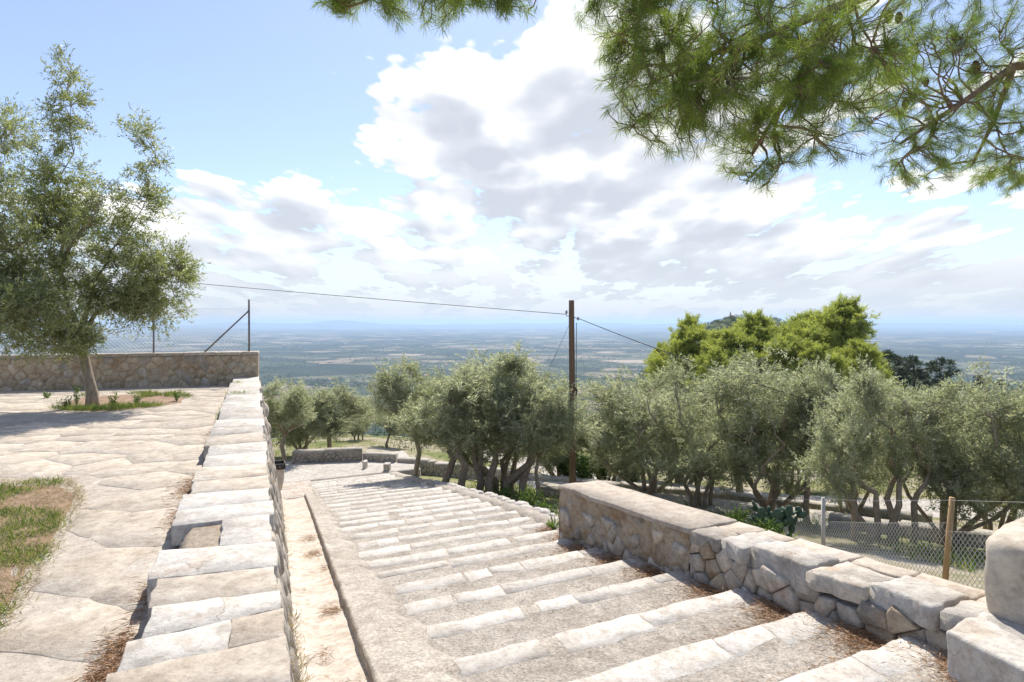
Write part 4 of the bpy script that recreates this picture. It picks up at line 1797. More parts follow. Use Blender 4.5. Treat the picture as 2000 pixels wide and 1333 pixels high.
G1 = 'olives below the foot of the stairs'
G2 = 'olives beside the stairs'
G3 = 'olives in the grove beyond the stair wall'
for a in [
    ('single', 552, 27.5, 742, 120, .2, 'olive close against the outer corner of the parapet', G1),
    ('spread', 588, 31.0, 752, 120, 1.0, 'olive left of centre behind the landing wall, second from the parapet', G1),
    ('single2', 645, 30.5, 752, 105, 2.2, 'upright olive behind the middle of the landing wall', G1),
    ('spread2', 700, 37.0, 788, 75, .4, 'small pale olive behind the right end of the landing wall', G1),
    ('single2', 757, 34.0, 800, 80, 3.6, 'small low olive left of the dark round olive', G1),
    ('spread', 690, 52.0, 775, 95, 2.6, 'far olive on the slope below the landing wall', G1),
    ('single', 815, 21.5, 705, 140, 4.2, 'dark round-crowned olive on a single trunk beside the stairs', G2),
    ('multi', 940, 19.3, 692, 330, 0.0, 'large many-stemmed twisted olive beside the stairs', G2),
    ('spread3', 985, 20.6, 702, 210, 2.4, 'full-crowned olive directly behind the many-stemmed twisted olive', G2),
    ('single', 1050, 18.8, 765, 110, 1.2, 'slender olive right of the twisted olive', G2),
    ('spread', 1090, 27.0, 742, 120, .9, 'olive just behind the wooden pole', G2),
    ('spread2', 1185, 27.5, 770, 130, 1.9, 'olive right of the wooden pole at the low path wall', G3),
    ('spread3', 1270, 22.0, 735, 190, 2.9, 'grey olive behind the far end of the stair wall', G3),
    ('spread2', 1370, 19.8, 705, 200, .2, 'tall olive in the grove above the plastered wall cap', G3),
    ('single2', 1440, 22.5, 720, 160, 5.1, 'olive in the middle of the grove beside the cactus', G3),
    ('spread3', 1500, 18.3, 695, 190, 4.0, 'tall pale olive behind the cactus', G3),
    ('single', 1578, 17.2, 712, 150, 2.0, 'dark-trunked olive right of the cactus', G3),
    ('spread2', 1660, 19.5, 735, 170, 3.1, 'olive behind the wire fence near its pale post', G3),
    ('multi', 1730, 14.3, 725, 270, 3.3, 'broad olive between the two fence posts', G3),
    ('spread3', 1850, 14.8, 728, 200, 5.5, 'olive behind the brown fence post', G3),
    ('spread2', 1945, 17.5, 765, 190, 1.5, 'olive above the plastered pillar', G3),
    ('multi', 2050, 13.6, 760, 260, .7, 'olive leaning in from the right edge', G3),
    ('single', 1225, 31.0, 790, 110, 1.0, 'smaller olive further back behind the path wall', G3),
    ('spread', 1330, 29.0, 760, 140, 4.4, 'rear olive under the bright pines', G3),
    ('spread2', 1540, 27.0, 742, 150, 2.5, 'rear olive between two taller ones under the pines', G3),
]:
    place_olive(*a)


# ------------------------------------------------------------------ pines on the ridge
def pine_proto(seed, mat, n=640):
    rg = np.random.default_rng(seed)
    stems = []
    tr = [np.array((0, 0, -.5)), np.array((.1, 0, 2)), np.array((-.1, .1, 4.5)), np.array((.1, 0, 7)), np.array((0, 0, 9))]
    stems.append((tr, [.22, .19, .15, .09, .04]))
    lobes = []
    for k in range(17):
        z = 1.8 + 6.6 * (k + rg.random()) / 17
        a = k * 2.4 + rg.uniform(-.4, .4)
        r_ = rg.uniform(1.3, 2.3) * (1.45 - .095 * z)
        e = np.array((r_ * math.cos(a), r_ * math.sin(a), z + .5))
        b = np.array((0, 0, z - .6))
        pp = limb_path(b, e, rg, 4, .08)
        stems.append((pp, np.linspace(.07, .02, len(pp)).tolist()))
        lobes.append((tuple(e), (1.3, 1.3, .95), 1))
    lobes.append(((0, 0, 9.0), (.9, .9, .9), 1.2))
    wood, leaf = build_tree(seed, stems, lobes, n, 10, 14, .21, .040, .42, 0, .8, .35, 6, .015, .9)
    return tree_meshes('ridge_pine', wood, leaf, M['pinebark'], mat)


PB = [pine_proto(61, M['pine_bright']), pine_proto(62, M['pine_bright'])]
PD = [pine_proto(63, M['pine_dark'], 230)]


def place_pine(data, px, Y, top_py, ht, rz, label, group, wide=1.0, name='pine_tree'):
    x = (px - 1000) / FPX * Y
    zt = EYE - (top_py - HORY) / FPX * Y
    z = gz(x, Y)
    s = (zt - z) / 9.9
    return tree_object(name, (x, Y, z - .05), data, None, label, 'pine tree', group, rz, (s * wide, s * wide, s))


for k, (px, Y, tp, wide, lab) in enumerate([
    (1345, 47, 618, 1.0, 'bright green pine at the left end of the pine clump'), (1420, 44, 640, 1.1, 'bright green pine second from the left of the clump'),
    (1485, 46, 612, 1.1, 'bright green pine in the middle of the clump'), (1565, 45, 622, 1.15, 'bright green pine right of the clump middle'),
    (1640, 47, 583, 1.05, 'tallest bright green pine at the right of the clump'), (1675, 42, 660, .95, 'low bright green pine at the right foot of the clump'),
    (1300, 49, 672, .9, 'small bright green pine on the left slope of the clump'), (1600, 41, 668, 1.0, 'low bright pine in front of the tallest one'),
    (1395, 41, 680, .9, 'low bright pine in front of the clump left half'), (1530, 42, 648, 1.1, 'bright pine in front of the clump middle'),
    (1450, 51, 626, 1.0, 'bright pine at the back of the clump left of its middle'), (1590, 52, 604, 1.0, 'bright pine at the back of the clump beside the tallest one')]):
    place_pine(PB[k % 2], px, Y, tp, 9, k * 1.3, lab, 'bright pines on the ridge', wide)
for k, (px, Y, tp, wide, lab) in enumerate([(1735, 105, 684, 1.4, 'dark pine beside the bright clump'), (1785, 112, 694, 1.5, 'flat dark pine in the middle of the dark row'),
                                            (1835, 118, 698, 1.4, 'dark pine at the right end of the dark row'), (1710, 98, 695, 1.1, 'dark pine half hidden by the bright clump'),
                                            (1915, 125, 732, 1.2, 'lone dark umbrella pine on the right slope'), (1955, 130, 742, 1.2, 'dark low pine right of the lone umbrella pine'), (1880, 110, 745, 1.0, 'dark low pine left of the lone umbrella pine')]):
    place_pine(PD[0], px, Y, tp, 9, k * 2.1, lab, 'dark pines on the right slope', wide)


# ------------------------------------------------------------------ overhanging Aleppo pine
def near_pine():
    base = (6.2, 3.4, gz(6.2, 3.4))
    b = np.array(base)

    def L(px, py, Y):
        return np.array(P(px, py, Y)) - b
    rg = np.random.default_rng(12)
    crown = np.array((5.9, 3.6, 5.2)) - b
    stems = [([np.array((0, 0, -.3)), np.array((.02, .05, 1.5)), np.array((-.15, .1, 3.6)), crown, crown + np.array((.1, .2, 2.2))], [.24, .2, .17, .13, .05])]
    limbs = [[crown, L(2150, 120, 4.6), L(1980, 130, 4.5), L(1880, 200, 4.4), L(1760, 280, 4.3)],
             [crown, L(2200, -60, 3.9), L(1850, -70, 3.5), L(1620, 20, 3.2), L(1450, 90, 3.0), L(1300, 130, 2.9)],
             [crown, L(2000, -260, 3.4), L(1500, -160, 2.9), L(1150, -110, 2.7), L(850, -70, 2.6), L(700, -40, 2.55)],
             [L(1980, 130, 4.5), L(1940, 240, 4.6), L(1900, 320, 4.6)],
             [L(1620, 20, 3.2), L(1560, 150, 3.15), L(1470, 300, 3.1)],
             [L(2150, 120, 4.6), L(2090, 250, 5.0), L(2000, 330, 5.2)]]
    for k, lb in enumerate(limbs):
        r0 = [.05, .045, .04, .024, .016, .026][k]
        stems.append((lb, [max(.008, r0 * (1 - .8 * i / (len(lb) - 1))) for i in range(len(lb))]))
    wood = MB()
    skel = []
    for i_, (pts, rad) in enumerate(stems):
        V, F = tube(pts, rad, 8)
        wood.add(V, F)
        if i_:
            for i in range(len(pts) - 1):
                for f in np.linspace(0, 1, 6):
                    skel.append(pts[i] * (1 - f) + pts[i + 1] * f)
    skel = np.array(skel)
    # lobes given by photo position, depth and radii in metres
    lobes = [(L(1430, 110, 3.0), (.68, .4, .38), 380), (L(1330, 190, 2.9), (.42, .3, .26), 120), (L(1520, 250, 3.1), (.5, .3, .26), 90),
             (L(1640, 110, 3.3), (.46, .35, .40), 190), (L(1480, 345, 3.1), (.17, .12, .10), 16), (L(1800, 300, 4.4), (.36, .3, .30), 90),
             (L(1850, 80, 4.4), (.72, .4, .62), 260), (L(1975, 230, 4.6), (.55, .4, .55), 180), (L(1960, 345, 5.1), (.3, .3, .16), 40), (L(1700, 170, 4.0), (.4, .3, .35), 60),
             (L(850, -12, 2.6), (.42, .2, .12), 90), (L(680, -10, 2.55), (.13, .15, .07), 26), (L(1020, -25, 2.65), (.16, .15, .1), 16), (L(1240, 10, 2.8), (.26, .2, .24), 90),
             (L(1600, -260, 3.2), (1.2, .6, .4), 90), (L(2250, 100, 4.4), (.8, .8, .9), 90)]
    extra = []
    for c, r_, n in lobes:
        for k in range(max(3, n // 14)):
            tgt = c + unit(rg.normal(size=3)) * np.array(r_) * rg.random() ** .5 * .85
            dist = np.linalg.norm(skel - tgt, axis=1)
            a = skel[np.argsort(dist)[int(rg.integers(0, 6))]]
            pts = limb_path(a, tgt, rg, 7, .13, -.10)
            V, F = tube(pts, np.linspace(.0085, .0035, 8).tolist(), 5, False)
            wood.add(V, F)
            for i in range(2, 7):
                for f in (0, .5):
                    extra.append(np.array(pts[i]) * (1 - f) + np.array(pts[i + 1]) * f)
    skel = np.concatenate([skel, np.array(extra)])
    LP, LD, LR, LL = [], [], [], []
    for c, r_, n in lobes:
        for k in range(n):
            d = unit(rg.normal(size=3))
            tgt = c + d * np.array(r_) * rg.random() ** .4
            dist = np.linalg.norm(skel - tgt, axis=1)
            j = np.argsort(dist)[int(rg.integers(0, 4))]
            a = skel[j]
            dl = np.linalg.norm(tgt - a)
            if dl > .26:
                tgt = a + (tgt - a) * rg.uniform(.16, .30) / dl
            pts = limb_path(a, tgt, rg, 4, .10, -.06)
            V, F = tube(pts, [.0035, .003, .0026, .0022, .002], 4, False)
            wood.add(V, F)
            tone = rg.random() * .5
            for (f, ln) in ((1.0, .10), (.72, .07), (.5, .06)):
                if f < 1 and rg.random() < .35:
                    continue
                x = f * 4
                i = min(3, int(x))
                p1 = np.array(pts[i]) + (np.array(pts[i + 1]) - np.array(pts[i])) * (x - i)
                ax = unit(np.array(pts[i + 1]) - np.array(pts[i]) + rg.normal(size=3) * .03 + np.array([0, 0, -.02]))
                if f < 1:
                    ax = unit(ax + rg.normal(size=3) * .7)
                nn = 56 if f == 1 else 30
                fs = rg.random(nn) ** .6
                LP.append(p1 + ax * ((fs - 1.0) * ln)[:, None])
                sp = rg.normal(size=(nn, 3))
                sp -= (sp @ ax)[:, None] * ax
                sp = unit(sp)
                ang = np.radians(rg.uniform(18, 62, nn))[:, None]
                dd = ax * np.cos(ang) + sp * np.sin(ang)
                dd[:, 2] -= .22
                LD.append(dd)
                LR.append(np.clip(tone + rg.random(nn) * .45 + (rg.random(nn) > .965) * .5, 0, 1))
                LL.append(rg.uniform(.05, .085, nn))
    LP, LD, LR, LL = np.concatenate(LP), np.concatenate(LD), np.concatenate(LR), np.concatenate(LL)
    V, F = leaf_quads(LP, LD, LL, np.full(len(LP), .0019), rg, .1)
    root = empty('pine_tree', base, 'pine overhanging the stairs with long needles and cones, trunk out of frame', 'pine tree')
    wood.obj('trunk', M['pinebark'], root, True)
    obj('crown', V, F, M['needle'], root, False, LR)
    # cones
    for (px, py, Y, s) in ((1735, 32, 3.9, 1.0), (1755, 35, 3.95, .85), (1905, 132, 4.4, 1.1), (1768, 203, 4.25, .9), (1808, 160, 4.4, .8)):
        c = L(px, py, Y)
        V, F = [], []
        nr, n = 9, 10
        for i in range(nr):
            f = i / (nr - 1)
            for k in range(n):
                a = 2 * math.pi * (k + .5 * (i % 2)) / n
                rr = (.024 * math.sin(math.pi * (.12 + .82 * f)) + .005 * (k % 2)) * s
                V.append(c + np.array((rr * math.cos(a), rr * math.sin(a), (.04 - .085 * f) * s)))
        for i in range(nr - 1):
            for k in range(n):
                F.append([i * n + k, i * n + (k + 1) % n, (i + 1) * n + (k + 1) % n, (i + 1) * n + k])
        F.append(list(range(n)))
        F.append([(nr - 1) * n + k for k in range(n)][::-1])
        obj('pine_cone', V, F, M['cone'], root)


near_pine()


# ------------------------------------------------------------------ pole, wires, fences
def wire(name, a, b, sag, r_, label, cat='wire', mat='cable', n=24):
    a, b = Vector(a), Vector(b)
    pts = []
    for i in range(n + 1):
        f = i / n
        p = a.lerp(b, f)
        p.z -= sag * 4 * f * (1 - f)
        pts.append(p)
    V, F = tube(pts, r_, 5)
    return tag(obj(name, V, F, M[mat], smooth=True), label, cat)


def build_pole():
    Y = 21.0
    x = (1118 - 1000) / FPX * Y
    zb = gz(x, Y)
    zt = EYE - (587 - HORY) / FPX * Y
    root = empty('utility_pole', (x, Y, zb), 'old brown wooden utility pole beside the stairs', 'pole')
    pts, rad = [], []
    for i in range(15):
        f = i / 14
        pts.append((.012 * math.sin(f * 5) - .02 * f, .01 * math.cos(f * 4), -.4 + (zt - zb + .4) * f))
        rad.append(.118 - .026 * f)
    V, F = tube(pts, rad, 12)
    obj('shaft', V, F, M['polewood'], root, True)
    H = zt - zb
    pts = [(.13, -.04, H - .75), (.125, -.04, H - 1.6), (.12, -.05, H - 2.6), (.125, -.04, H - 4.2)]
    V, F = tube(pts, .012, 5)
    obj('down_cable', V, F, M['cable'], root, True)
    mb = MB()
    V, F = tube([(-.2, 0, H - .40), (-.2, 0, H - .52), (0, 0, H - .55), (.18, 0, H - .62)], .012, 6)
    mb.add(V, F)
    brk = mb.obj('bracket', M['dark_iron'], root)
    for (dx, dz) in ((-.2, -.40), (.19, -.62)):
        V, F = tube([(dx, 0, H + dz - .05), (dx, 0, H + dz), (dx, 0, H + dz + .04), (dx, 0, H + dz + .07)], [.03, .045, .03, .02], 8)
        obj('insulator', V, F, M['steel'], brk, True)
    mb = MB()
    for k in range(3):
        z = H - 3.0 + .05 * k
        V, F = tube([(.1, -.06, z), (.14, -.06, z - .1), (.12, -.06, z - .2)], .02, 5)
        mb.add(V, F)
    mb.obj('cable_clamp', M['cable'], root)
    top = Vector((x, Y, zt))
    wire('overhead_wire', top + Vector((-.2, 0, -.47)), P(-700, 440, 38), .25, .011, 'thin overhead wire running left from the pole across the sky', mat='cable')
    wire('overhead_wire', top + Vector((.19, 0, -.6)), P(1790, 845, 15.5), .15, .013, 'black cable running down right from the pole into the olives')
    gx, gy = x - 2.6, Y + 3.2
    wire('guy_wire', top + Vector((-.05, .05, -.7)), (gx, gy, gz(gx, gy)), 0, .006, 'thin slanting guy wire left of the pole')


build_pole()


def chain_link(root, A, B, h0, h1, cell, r_, name='wire_mesh', z0a=0, z0b=0, loc=None):
    """woven diamonds between two posts; A,B ground points (world)"""
    A, B = Vector(A), Vector(B)
    L = (B - A).length
    d = (B - A) / L
    H = h1 - h0
    mb = MB()
    n = int((L + H) / cell)

    def pt(u, v):
        p = A + d * u
        return np.array((p.x, p.y, p.z + h0 + v)) - loc
    for sgn in (1, -1):
        for k in range(-int(H / cell) - 1, int(L / cell) + 1):
            u0 = k * cell
            # line u = u0 + v (sgn 1) or u = u0 + H - v
            pts = []
            for v in np.linspace(0, H, 7):
                u = u0 + (v if sgn > 0 else H - v)
                if 0 <= u <= L:
                    pts.append(pt(u, v))
            if len(pts) > 1:
                V, F = tube(pts, r_, 3, False)
                mb.add(V, F)
    o = mb.obj(name, M['wire'], root)
    return o


def fences():
    # fence on the back wall
    c = BW1 + BWD * .42 - BWN * .22
    zt = ZBW
    root = empty('wire_fence', (c.x, c.y, zt), 'tall chain-link fence on top of the terrace wall', 'fence')
    loc = np.array(root.location)
    posts = [c + BWD * (-.04), c + BWD * -2.35, c + BWD * -4.55, c + BWD * -6.8, c + BWD * -9.0]
    for k, p in enumerate(posts):
        V, F = tube([np.array((p.x, p.y, zt - .2)) - loc, np.array((p.x, p.y, zt + (1.42 if k == 0 else 1.2))) - loc], .028 if k == 0 else .022, 8)
        obj('post', V, F, M['rustpost'], root, True)
    p = posts[0]
    q = p - BWD * 1.12
    V, F = tube([np.array((p.x, p.y, zt + 1.12)) - loc, np.array((q.x, q.y, zt - .02)) - loc], .022, 8)
    obj('brace', V, F, M['rustpost'], root, True)
    a3 = (posts[-1].x, posts[-1].y, zt)
    b3 = (posts[0].x, posts[0].y, zt)
    chain_link(root, a3, b3, .04, 1.16, .10, .0030, loc=loc)
    for z in (.05, .6, 1.16):
        V, F = tube([np.array(a3) + np.array((0, 0, z)) - loc, np.array(b3) + np.array((0, 0, z)) - loc], .003, 4)
        obj('tension_wire', V, F, M['wire'], root)
    # fence beyond the stair wall
    pa = P(1608, 1085, 12.6)
    pb = P(1850, 1150, 8.9)
    d = Vector((pb.x - pa.x, pb.y - pa.y))
    L = d.length
    d /= L
    pts = [Vector((pa.x, pa.y)) - d * L * 1.0, Vector((pa.x, pa.y)), Vector((pb.x, pb.y)), Vector((pb.x, pb.y)) + d * L * .8]
    root = empty('wire_fence', (pa.x, pa.y, gz(pa.x, pa.y)), 'chain-link fence with two posts beyond the stair wall', 'fence')
    loc = np.array(root.location)
    tops = []
    for k, p in enumerate(pts):
        g = gz(p.x, p.y) - .1
        zt_ = EYE - (972 - HORY) / FPX * p.y
        tops.append((g, zt_))
        lean = .07 if k == 2 else 0.0
        V, F = [], []
        w = .042 if k == 2 else .045
        if k in (1, 2):
            a = np.array((p.x - lean, p.y, g - .2)) - loc
            b = np.array((p.x + lean, p.y, zt_)) - loc
            V, F = tube([a, a * .5 + b * .5, b], [w, w * .95, w * .9], 4 if k == 1 else 9)
            o = obj('post', V, F, M['greypost'] if k == 1 else M['woodpost'], root)
            o['label'] = 'pale square post' if k == 1 else 'leaning brown round post'
    for k in range(3):
        (ga, ta), (gb, tb) = tops[k], tops[k + 1]
        A3 = np.array((pts[k].x, pts[k].y, ta - .48))
        B3 = np.array((pts[k + 1].x, pts[k + 1].y, tb - .36))
        A = Vector(A3)
        B = Vector(B3)
        Lk = (B - A).length
        mb = MB()
        cell, H = .095, 1.15
        dd = (B - A) / Lk
        for sgn in (1, -1):
            for kk in range(-int(H / cell) - 1, int(Lk / cell) + 1):
                pp = []
                for v in np.linspace(0, H, 8):
                    u = kk * cell + (v if sgn > 0 else H - v)
                    if 0 <= u <= Lk:
                        q = A + dd * u
                        pp.append(np.array((q.x, q.y, q.z - v)) - loc)
                if len(pp) > 1:
                    V, F = tube(pp, .0038, 3, False)
                    mb.add(V, F)
        mb.obj('wire_mesh', M['wire'], root)
        for (da, db, r_) in ((0, 0, .0035), (.44, .32, .0035)):
            V, F = tube([A3 + np.array((0, 0, da)) - loc, (A3 + B3) / 2 + np.array((0, 0, (da + db) / 2 - .02)) - loc, B3 + np.array((0, 0, db)) - loc], r_, 4)
            obj('tension_wire', V, F, M['wire'], root)


fences()


# ------------------------------------------------------------------ cactus
def cactus():
    p = P(1512, 1010, 13.2)
    zb = gz(p.x, p.y)
    zt_ = EYE - (948 - HORY) / FPX * 13.2
    root = empty('prickly_pear', (p.x, p.y, zb), 'dark green prickly pear cactus behind the stair wall', 'cactus')
    rg = random.Random(5)
    tips = [((rg.uniform(-.35, .35), rg.uniform(-.2, .2), -.1), rg.uniform(-.5, .5), 0) for _ in range(5)]
    Hmax = zt_ - zb
    count = 0
    while tips and count < 46:
        (x, y, z), lean, lev = tips.pop(0)
        h = rg.uniform(.20, .30)
        w = h * rg.uniform(.55, .7)
        if z + h > Hmax + .1 or lev > 5:
            continue
        yaw = rg.uniform(0, 3.14)
        ca, sa = math.cos(yaw), math.sin(yaw)
        V, F = [], []
        nu, nv = 12, 5
        dirv = Vector((math.sin(lean), 0.25 * math.sin(lean * 3), math.cos(lean))).normalized()
        side = Vector((ca, sa, 0))
        side = (side - dirv * side.dot(dirv)).normalized()
        nor = dirv.cross(side)
        c = Vector((x, y, z)) + dirv * h * .5
        for i in range(nv + 1):
            th = math.pi * i / nv
            for k in range(nu):
                a = 2 * math.pi * k / nu
                lx = math.sin(th) * math.cos(a)
                ly = math.sin(th) * math.sin(a)
                lz = math.cos(th)
                yy = ly * h * .5
                xx = lx * w * .5 * (1 + .25 * ly)
                V.append(tuple(c + side * xx + dirv * yy + nor * lz * .035))
        for i in range(nv):
            for k in range(nu):
                F.append([i * nu + k, i * nu + (k + 1) % nu, (i + 1) * nu + (k + 1) % nu, (i + 1) * nu + k])
        obj('pad', V, F, M['cactus'], root, True)
        count += 1
        e = c + dirv * h * .46
        for q in range(rg.choice([1, 2, 2])):
            l2 = lean + rg.uniform(-.8, .8)
            l2 = max(-1.1, min(1.1, l2))
            tips.append(((e.x + side.x * rg.uniform(-.08, .08), e.y + side.y * rg.uniform(-.08, .08), e.z - .03), l2, lev + 1))


cactus()


# ------------------------------------------------------------------ grass, weeds, litter
def blades(name, pts, hmin, hmax, width, mat, seed, lean=.5, per=1, parent=None, zoff=0):
    rg = np.random.default_rng(seed)
    pts = np.asarray(pts, float)
    pts = np.repeat(pts, per, 0)
    n = len(pts)
    pts = pts + np.concatenate([rg.normal(size=(n, 2)) * .03, np.zeros((n, 1))], 1)
    d = np.concatenate([rg.normal(size=(n, 2)) * lean, np.ones((n, 1))], 1)
    V, F = leaf_quads(pts, d, rg.uniform(hmin, hmax, n), np.full(n, width), rg, .1)
    o = obj(name, V, F, mat, parent, False, rg.random(n))
    tag(o, kind='stuff')
    return o


def scatter_poly(poly, n, rg, z):
    xs = [p[0] for p in poly]
    ys = [p[1] for p in poly]
    out = []
    while len(out) < n:
        p = (rg.uniform(min(xs), max(xs)), rg.uniform(min(ys), max(ys)))
        if inside(p, poly):
            out.append((p[0], p[1], z))
    return out


rg = np.random.default_rng(77)
b1 = [p for p in scatter_poly(BED1, 9000, rg, ZT + .01) if fbm(p[0], p[1], 3, 1.6) > -.02]
blades('bed_grass', b1, .02, .09, .0055, M['grass'], 1, .9, 4)
b1d = [p for p in scatter_poly(BED1, 8000, rg, ZT + .015) if fbm(p[0], p[1], 3, 1.6) < .08]
blades('bed_dry_grass', b1d, .03, .09, .0035, M['drygrass'], 2, 2.2, 2)
cen1 = (sum(p[0] for p in BED1) / len(BED1), sum(p[1] for p in BED1) / len(BED1))
fringe = []
for k in range(700):
    i = int(rg.integers(0, len(BED1)))
    f = rg.random()
    a_, b_ = BED1[i], BED1[(i + 1) % len(BED1)]
    q = (a_[0] + (b_[0] - a_[0]) * f, a_[1] + (b_[1] - a_[1]) * f)
    e = 1 + rg.normal() * .02 + .008
    fringe.append((cen1[0] + (q[0] - cen1[0]) * e, cen1[1] + (q[1] - cen1[1]) * e, ZT + .004))
blades('bed_fringe', fringe, .03, .09, .004, M['drygrass'], 4, 1.8, 2)
b2 = [p for p in scatter_poly(BED2, 6500, rg, ZT + .01) if p[1] < BW0.y - 3.0 or fbm(p[0], p[1], 9, 1.2) > .1]
b2 = [p for p in b2 if fbm(p[0], p[1], 9, 1.4) > -.1 or p[1] < 12.4]
blades('bed_grass', b2, .04, .16, .008, M['grass'], 3, .7, 3)


def weed(px, py, z, h, seed, label, spread=.13, n=12, mat='weed', leaf=.045, Y=None):
    p = PZ(px, py, z) if Y is None else P(px, py, Y)
    if Y is not None:
        p.z = gz(p.x, p.y)
    rg = np.random.default_rng(seed)
    root = empty('weed_plant', tuple(p), label, 'plant', 'weeds and small plants')
    wood = MB()
    LP, LD = [], []
    for k in range(n):
        a = rg.uniform(0, 6.28)
        e = np.array((math.cos(a) * spread * rg.random(), math.sin(a) * spread * rg.random(), h * rg.uniform(.5, 1)))
        pts = limb_path((0, 0, 0), e, rg, 3, .08)
        V, F = tube(pts, .003, 3, False)
        wood.add(V, F)
        for f in np.linspace(.3, 1, 8):
            LP.append(np.array(e) * f + rg.normal(size=3) * .012)
            LD.append(rg.normal(size=3) + np.array((0, 0, .5)))
    m = len(LP)
    V, F = leaf_quads(np.array(LP), np.array(LD), np.full(m, leaf) * rg.uniform(.6, 1.3, m), np.full(m, leaf * .5), rg)
    wood.obj('stems', M['weed'], root)
    obj('leaves', V, F, M[mat], root, False, rg.random(m))


for k, a in enumerate([(150, 792, ZT, .42, 'tall weed left of the terrace olive trunk'), (128, 800, ZT, .25, 'low weed at the left end of the tree bed'),
                       (222, 797, ZT, .28, 'weed right of the terrace olive trunk'), (268, 793, ZT, .25, 'weed in the middle of the tree bed'),
                       (345, 785, ZT, .26, 'yellow-green weed at the right end of the tree bed'), (92, 778, ZT, .14, 'tiny weed beyond the tree bed')]):
    weed(a[0], a[1], a[2], a[3], 200 + k, a[4])
for k, a in enumerate([(1035, 990, 15.5, .55, 'bushy green weed right of the slender olive'), (985, 968, 17.3, .40, 'green weed among the twisted olive stems'), (1065, 1000, 13.5, .45, 'green weed near the end of the stair wall'),
                       (1440, 1012, 14.2, .6, 'light green bush left of the cactus'), (1500, 1050, 12.6, .5, 'light green bush under the wire fence'), (1140, 880, 24.8, 1.4, 'dark green shrub behind the pole'),
                       (1110, 885, 26.0, 1.5, 'dark leafy shrub left of the pole'), (1235, 880, 26.5, 1.6, 'yellow-green fig shrub behind the path wall'), (1175, 870, 28.0, 1.5, 'light green fig shrub right of the pole')]):
    big = a[3] > 1
    weed(a[0], a[1], 0, a[3], 230 + k, a[4], .35 if not big else .7, 70 if not big else 200, 'weed', .06 if not big else .12, Y=a[2])


def spiky(px, py, s_, label):
    p = Vector(S(*s_, 0))
    p.z = zp(s_[0])
    rg = np.random.default_rng(9)
    root = empty('spiky_plant', tuple(p), label, 'plant')
    n = 26
    d = np.concatenate([rg.normal(size=(n, 2)) * .7, np.full((n, 1), .8)], 1)
    V, F = leaf_quads(np.zeros((n, 3)) + rg.normal(size=(n, 3)) * .01, d, rg.uniform(.14, .28, n), np.full(n, .022), rg, .3)
    obj('leaves', V, F, M['weed'], root, False, rg.random(n))
    V, F = tube([(0, 0, -.1), (0, 0, .02)], [.05, .03], 7)
    obj('crown_base', V, F, M['weed'], root)


spiky(1068, 1030, (7.75, 3.62), 'small spiky green plant at the far end of the stair wall')


def litter(name, spots, seed, per=420, mat='litter', ln=(.04, .08)):
    """dry pine needles lying in drifts: spots = (point fn, sigma_u, sigma_v, count)"""
    rg = np.random.default_rng(seed)
    LP, LD = [], []
    for fn, su, sv, n in spots:
        for k in range(n):
            u, v = rg.normal() * su, rg.normal() * sv
            p = fn(u, v)
            if p is None:
                continue
            LP.append(np.array(p) + np.array((0, 0, abs(rg.normal()) * .008)))
            a = rg.uniform(0, 6.28)
            LD.append((math.cos(a), math.sin(a), rg.normal() * .12))
    LP, LD = np.array(LP), np.array(LD)
    n = len(LP)
    V, F = leaf_quads(LP, LD, rg.uniform(*ln, n), np.full(n, .0042), rg, .2)
    o = obj(name, V, F, M[mat], None, False, rg.random(n))
    return tag(o, kind='stuff')


def stair_pt(s0, t0):
    def fn(u, v):
        s, t = s0 + u, t0 - abs(v)
        if t > t_right(s) + .02:
            return None
        i = next((q for q in STEPS if q >= s), None)
        return S(s, t, (zp(i) if i is not None else zp(s)) + .02)
    return fn


spots = []
for i, s1 in enumerate(STEPS):
    if 1.0 < s1 < 8.5:
        pv = STEPS[i - 1]
        spots.append((stair_pt(pv + .26, t_right(s1) - .02), .13, .17, 1300))
        spots.append((stair_pt(pv + .14, t_right(s1) - .2), .06, .45, 300))
litter('pine_needle_litter', spots, 5)


def flat_pt(px, py, z):
    p = PZ(px, py, z)
    d = Vector((UW[0], UW[1]))
    n = Vector((VW[0], VW[1]))

    def fn(u, v):
        q = Vector((p.x, p.y)) + d * u + n * -abs(v)
        return (q.x, q.y, z + .012)
    return fn


litter('pine_needle_litter', [(flat_pt(385, 955, ZT), .28, .10, 700), (flat_pt(355, 1010, ZT), .22, .07, 300), (flat_pt(300, 1170, ZT), .15, .05, 260), (flat_pt(250, 1270, ZT), .12, .07, 520), (flat_pt(225, 1320, ZT), .08, .06, 420), (flat_pt(420, 850, ZT), .6, .05, 300)], 6)


def gut_pt(s0, t0):
    def fn(u, v):
        s, t = s0 + u, t0 + v
        if not (.12 < t < .54):
            return None
        return S(s, t, zp(s) - .082)
    return fn


litter('pine_needle_litter', [(gut_pt(3.7, .42), .18, .10, 900), (gut_pt(4.0, .40), .12, .08, 400), (gut_pt(6.1, .42), .10, .05, 260), (gut_pt(9.2, .40), .18, .07, 330), (gut_pt(10.6, .38), .25, .08, 330), (gut_pt(4.9, .3), .1, .03, 80), (gut_pt(8.0, .5), .2, .03, 120)], 8)

# dry tufts hanging on the outer face of the parapet
rg = np.random.default_rng(18)
tuft = []
for (a0, sg, n) in ((4.2, .18, 260), (3.4, .12, 120), (8.5, .3, 90), (11, .4, 90)):
    for k in range(n):
        a = a0 + rg.normal() * sg
        z = zp(a) + rg.uniform(-.05, .45)
        tuft.append(W(a, .13 + BT * (ZP - z), z))
blades('dry_wall_tufts', tuft, .04, .12, .004, M['drygrass'], 19, 1.2, 2)

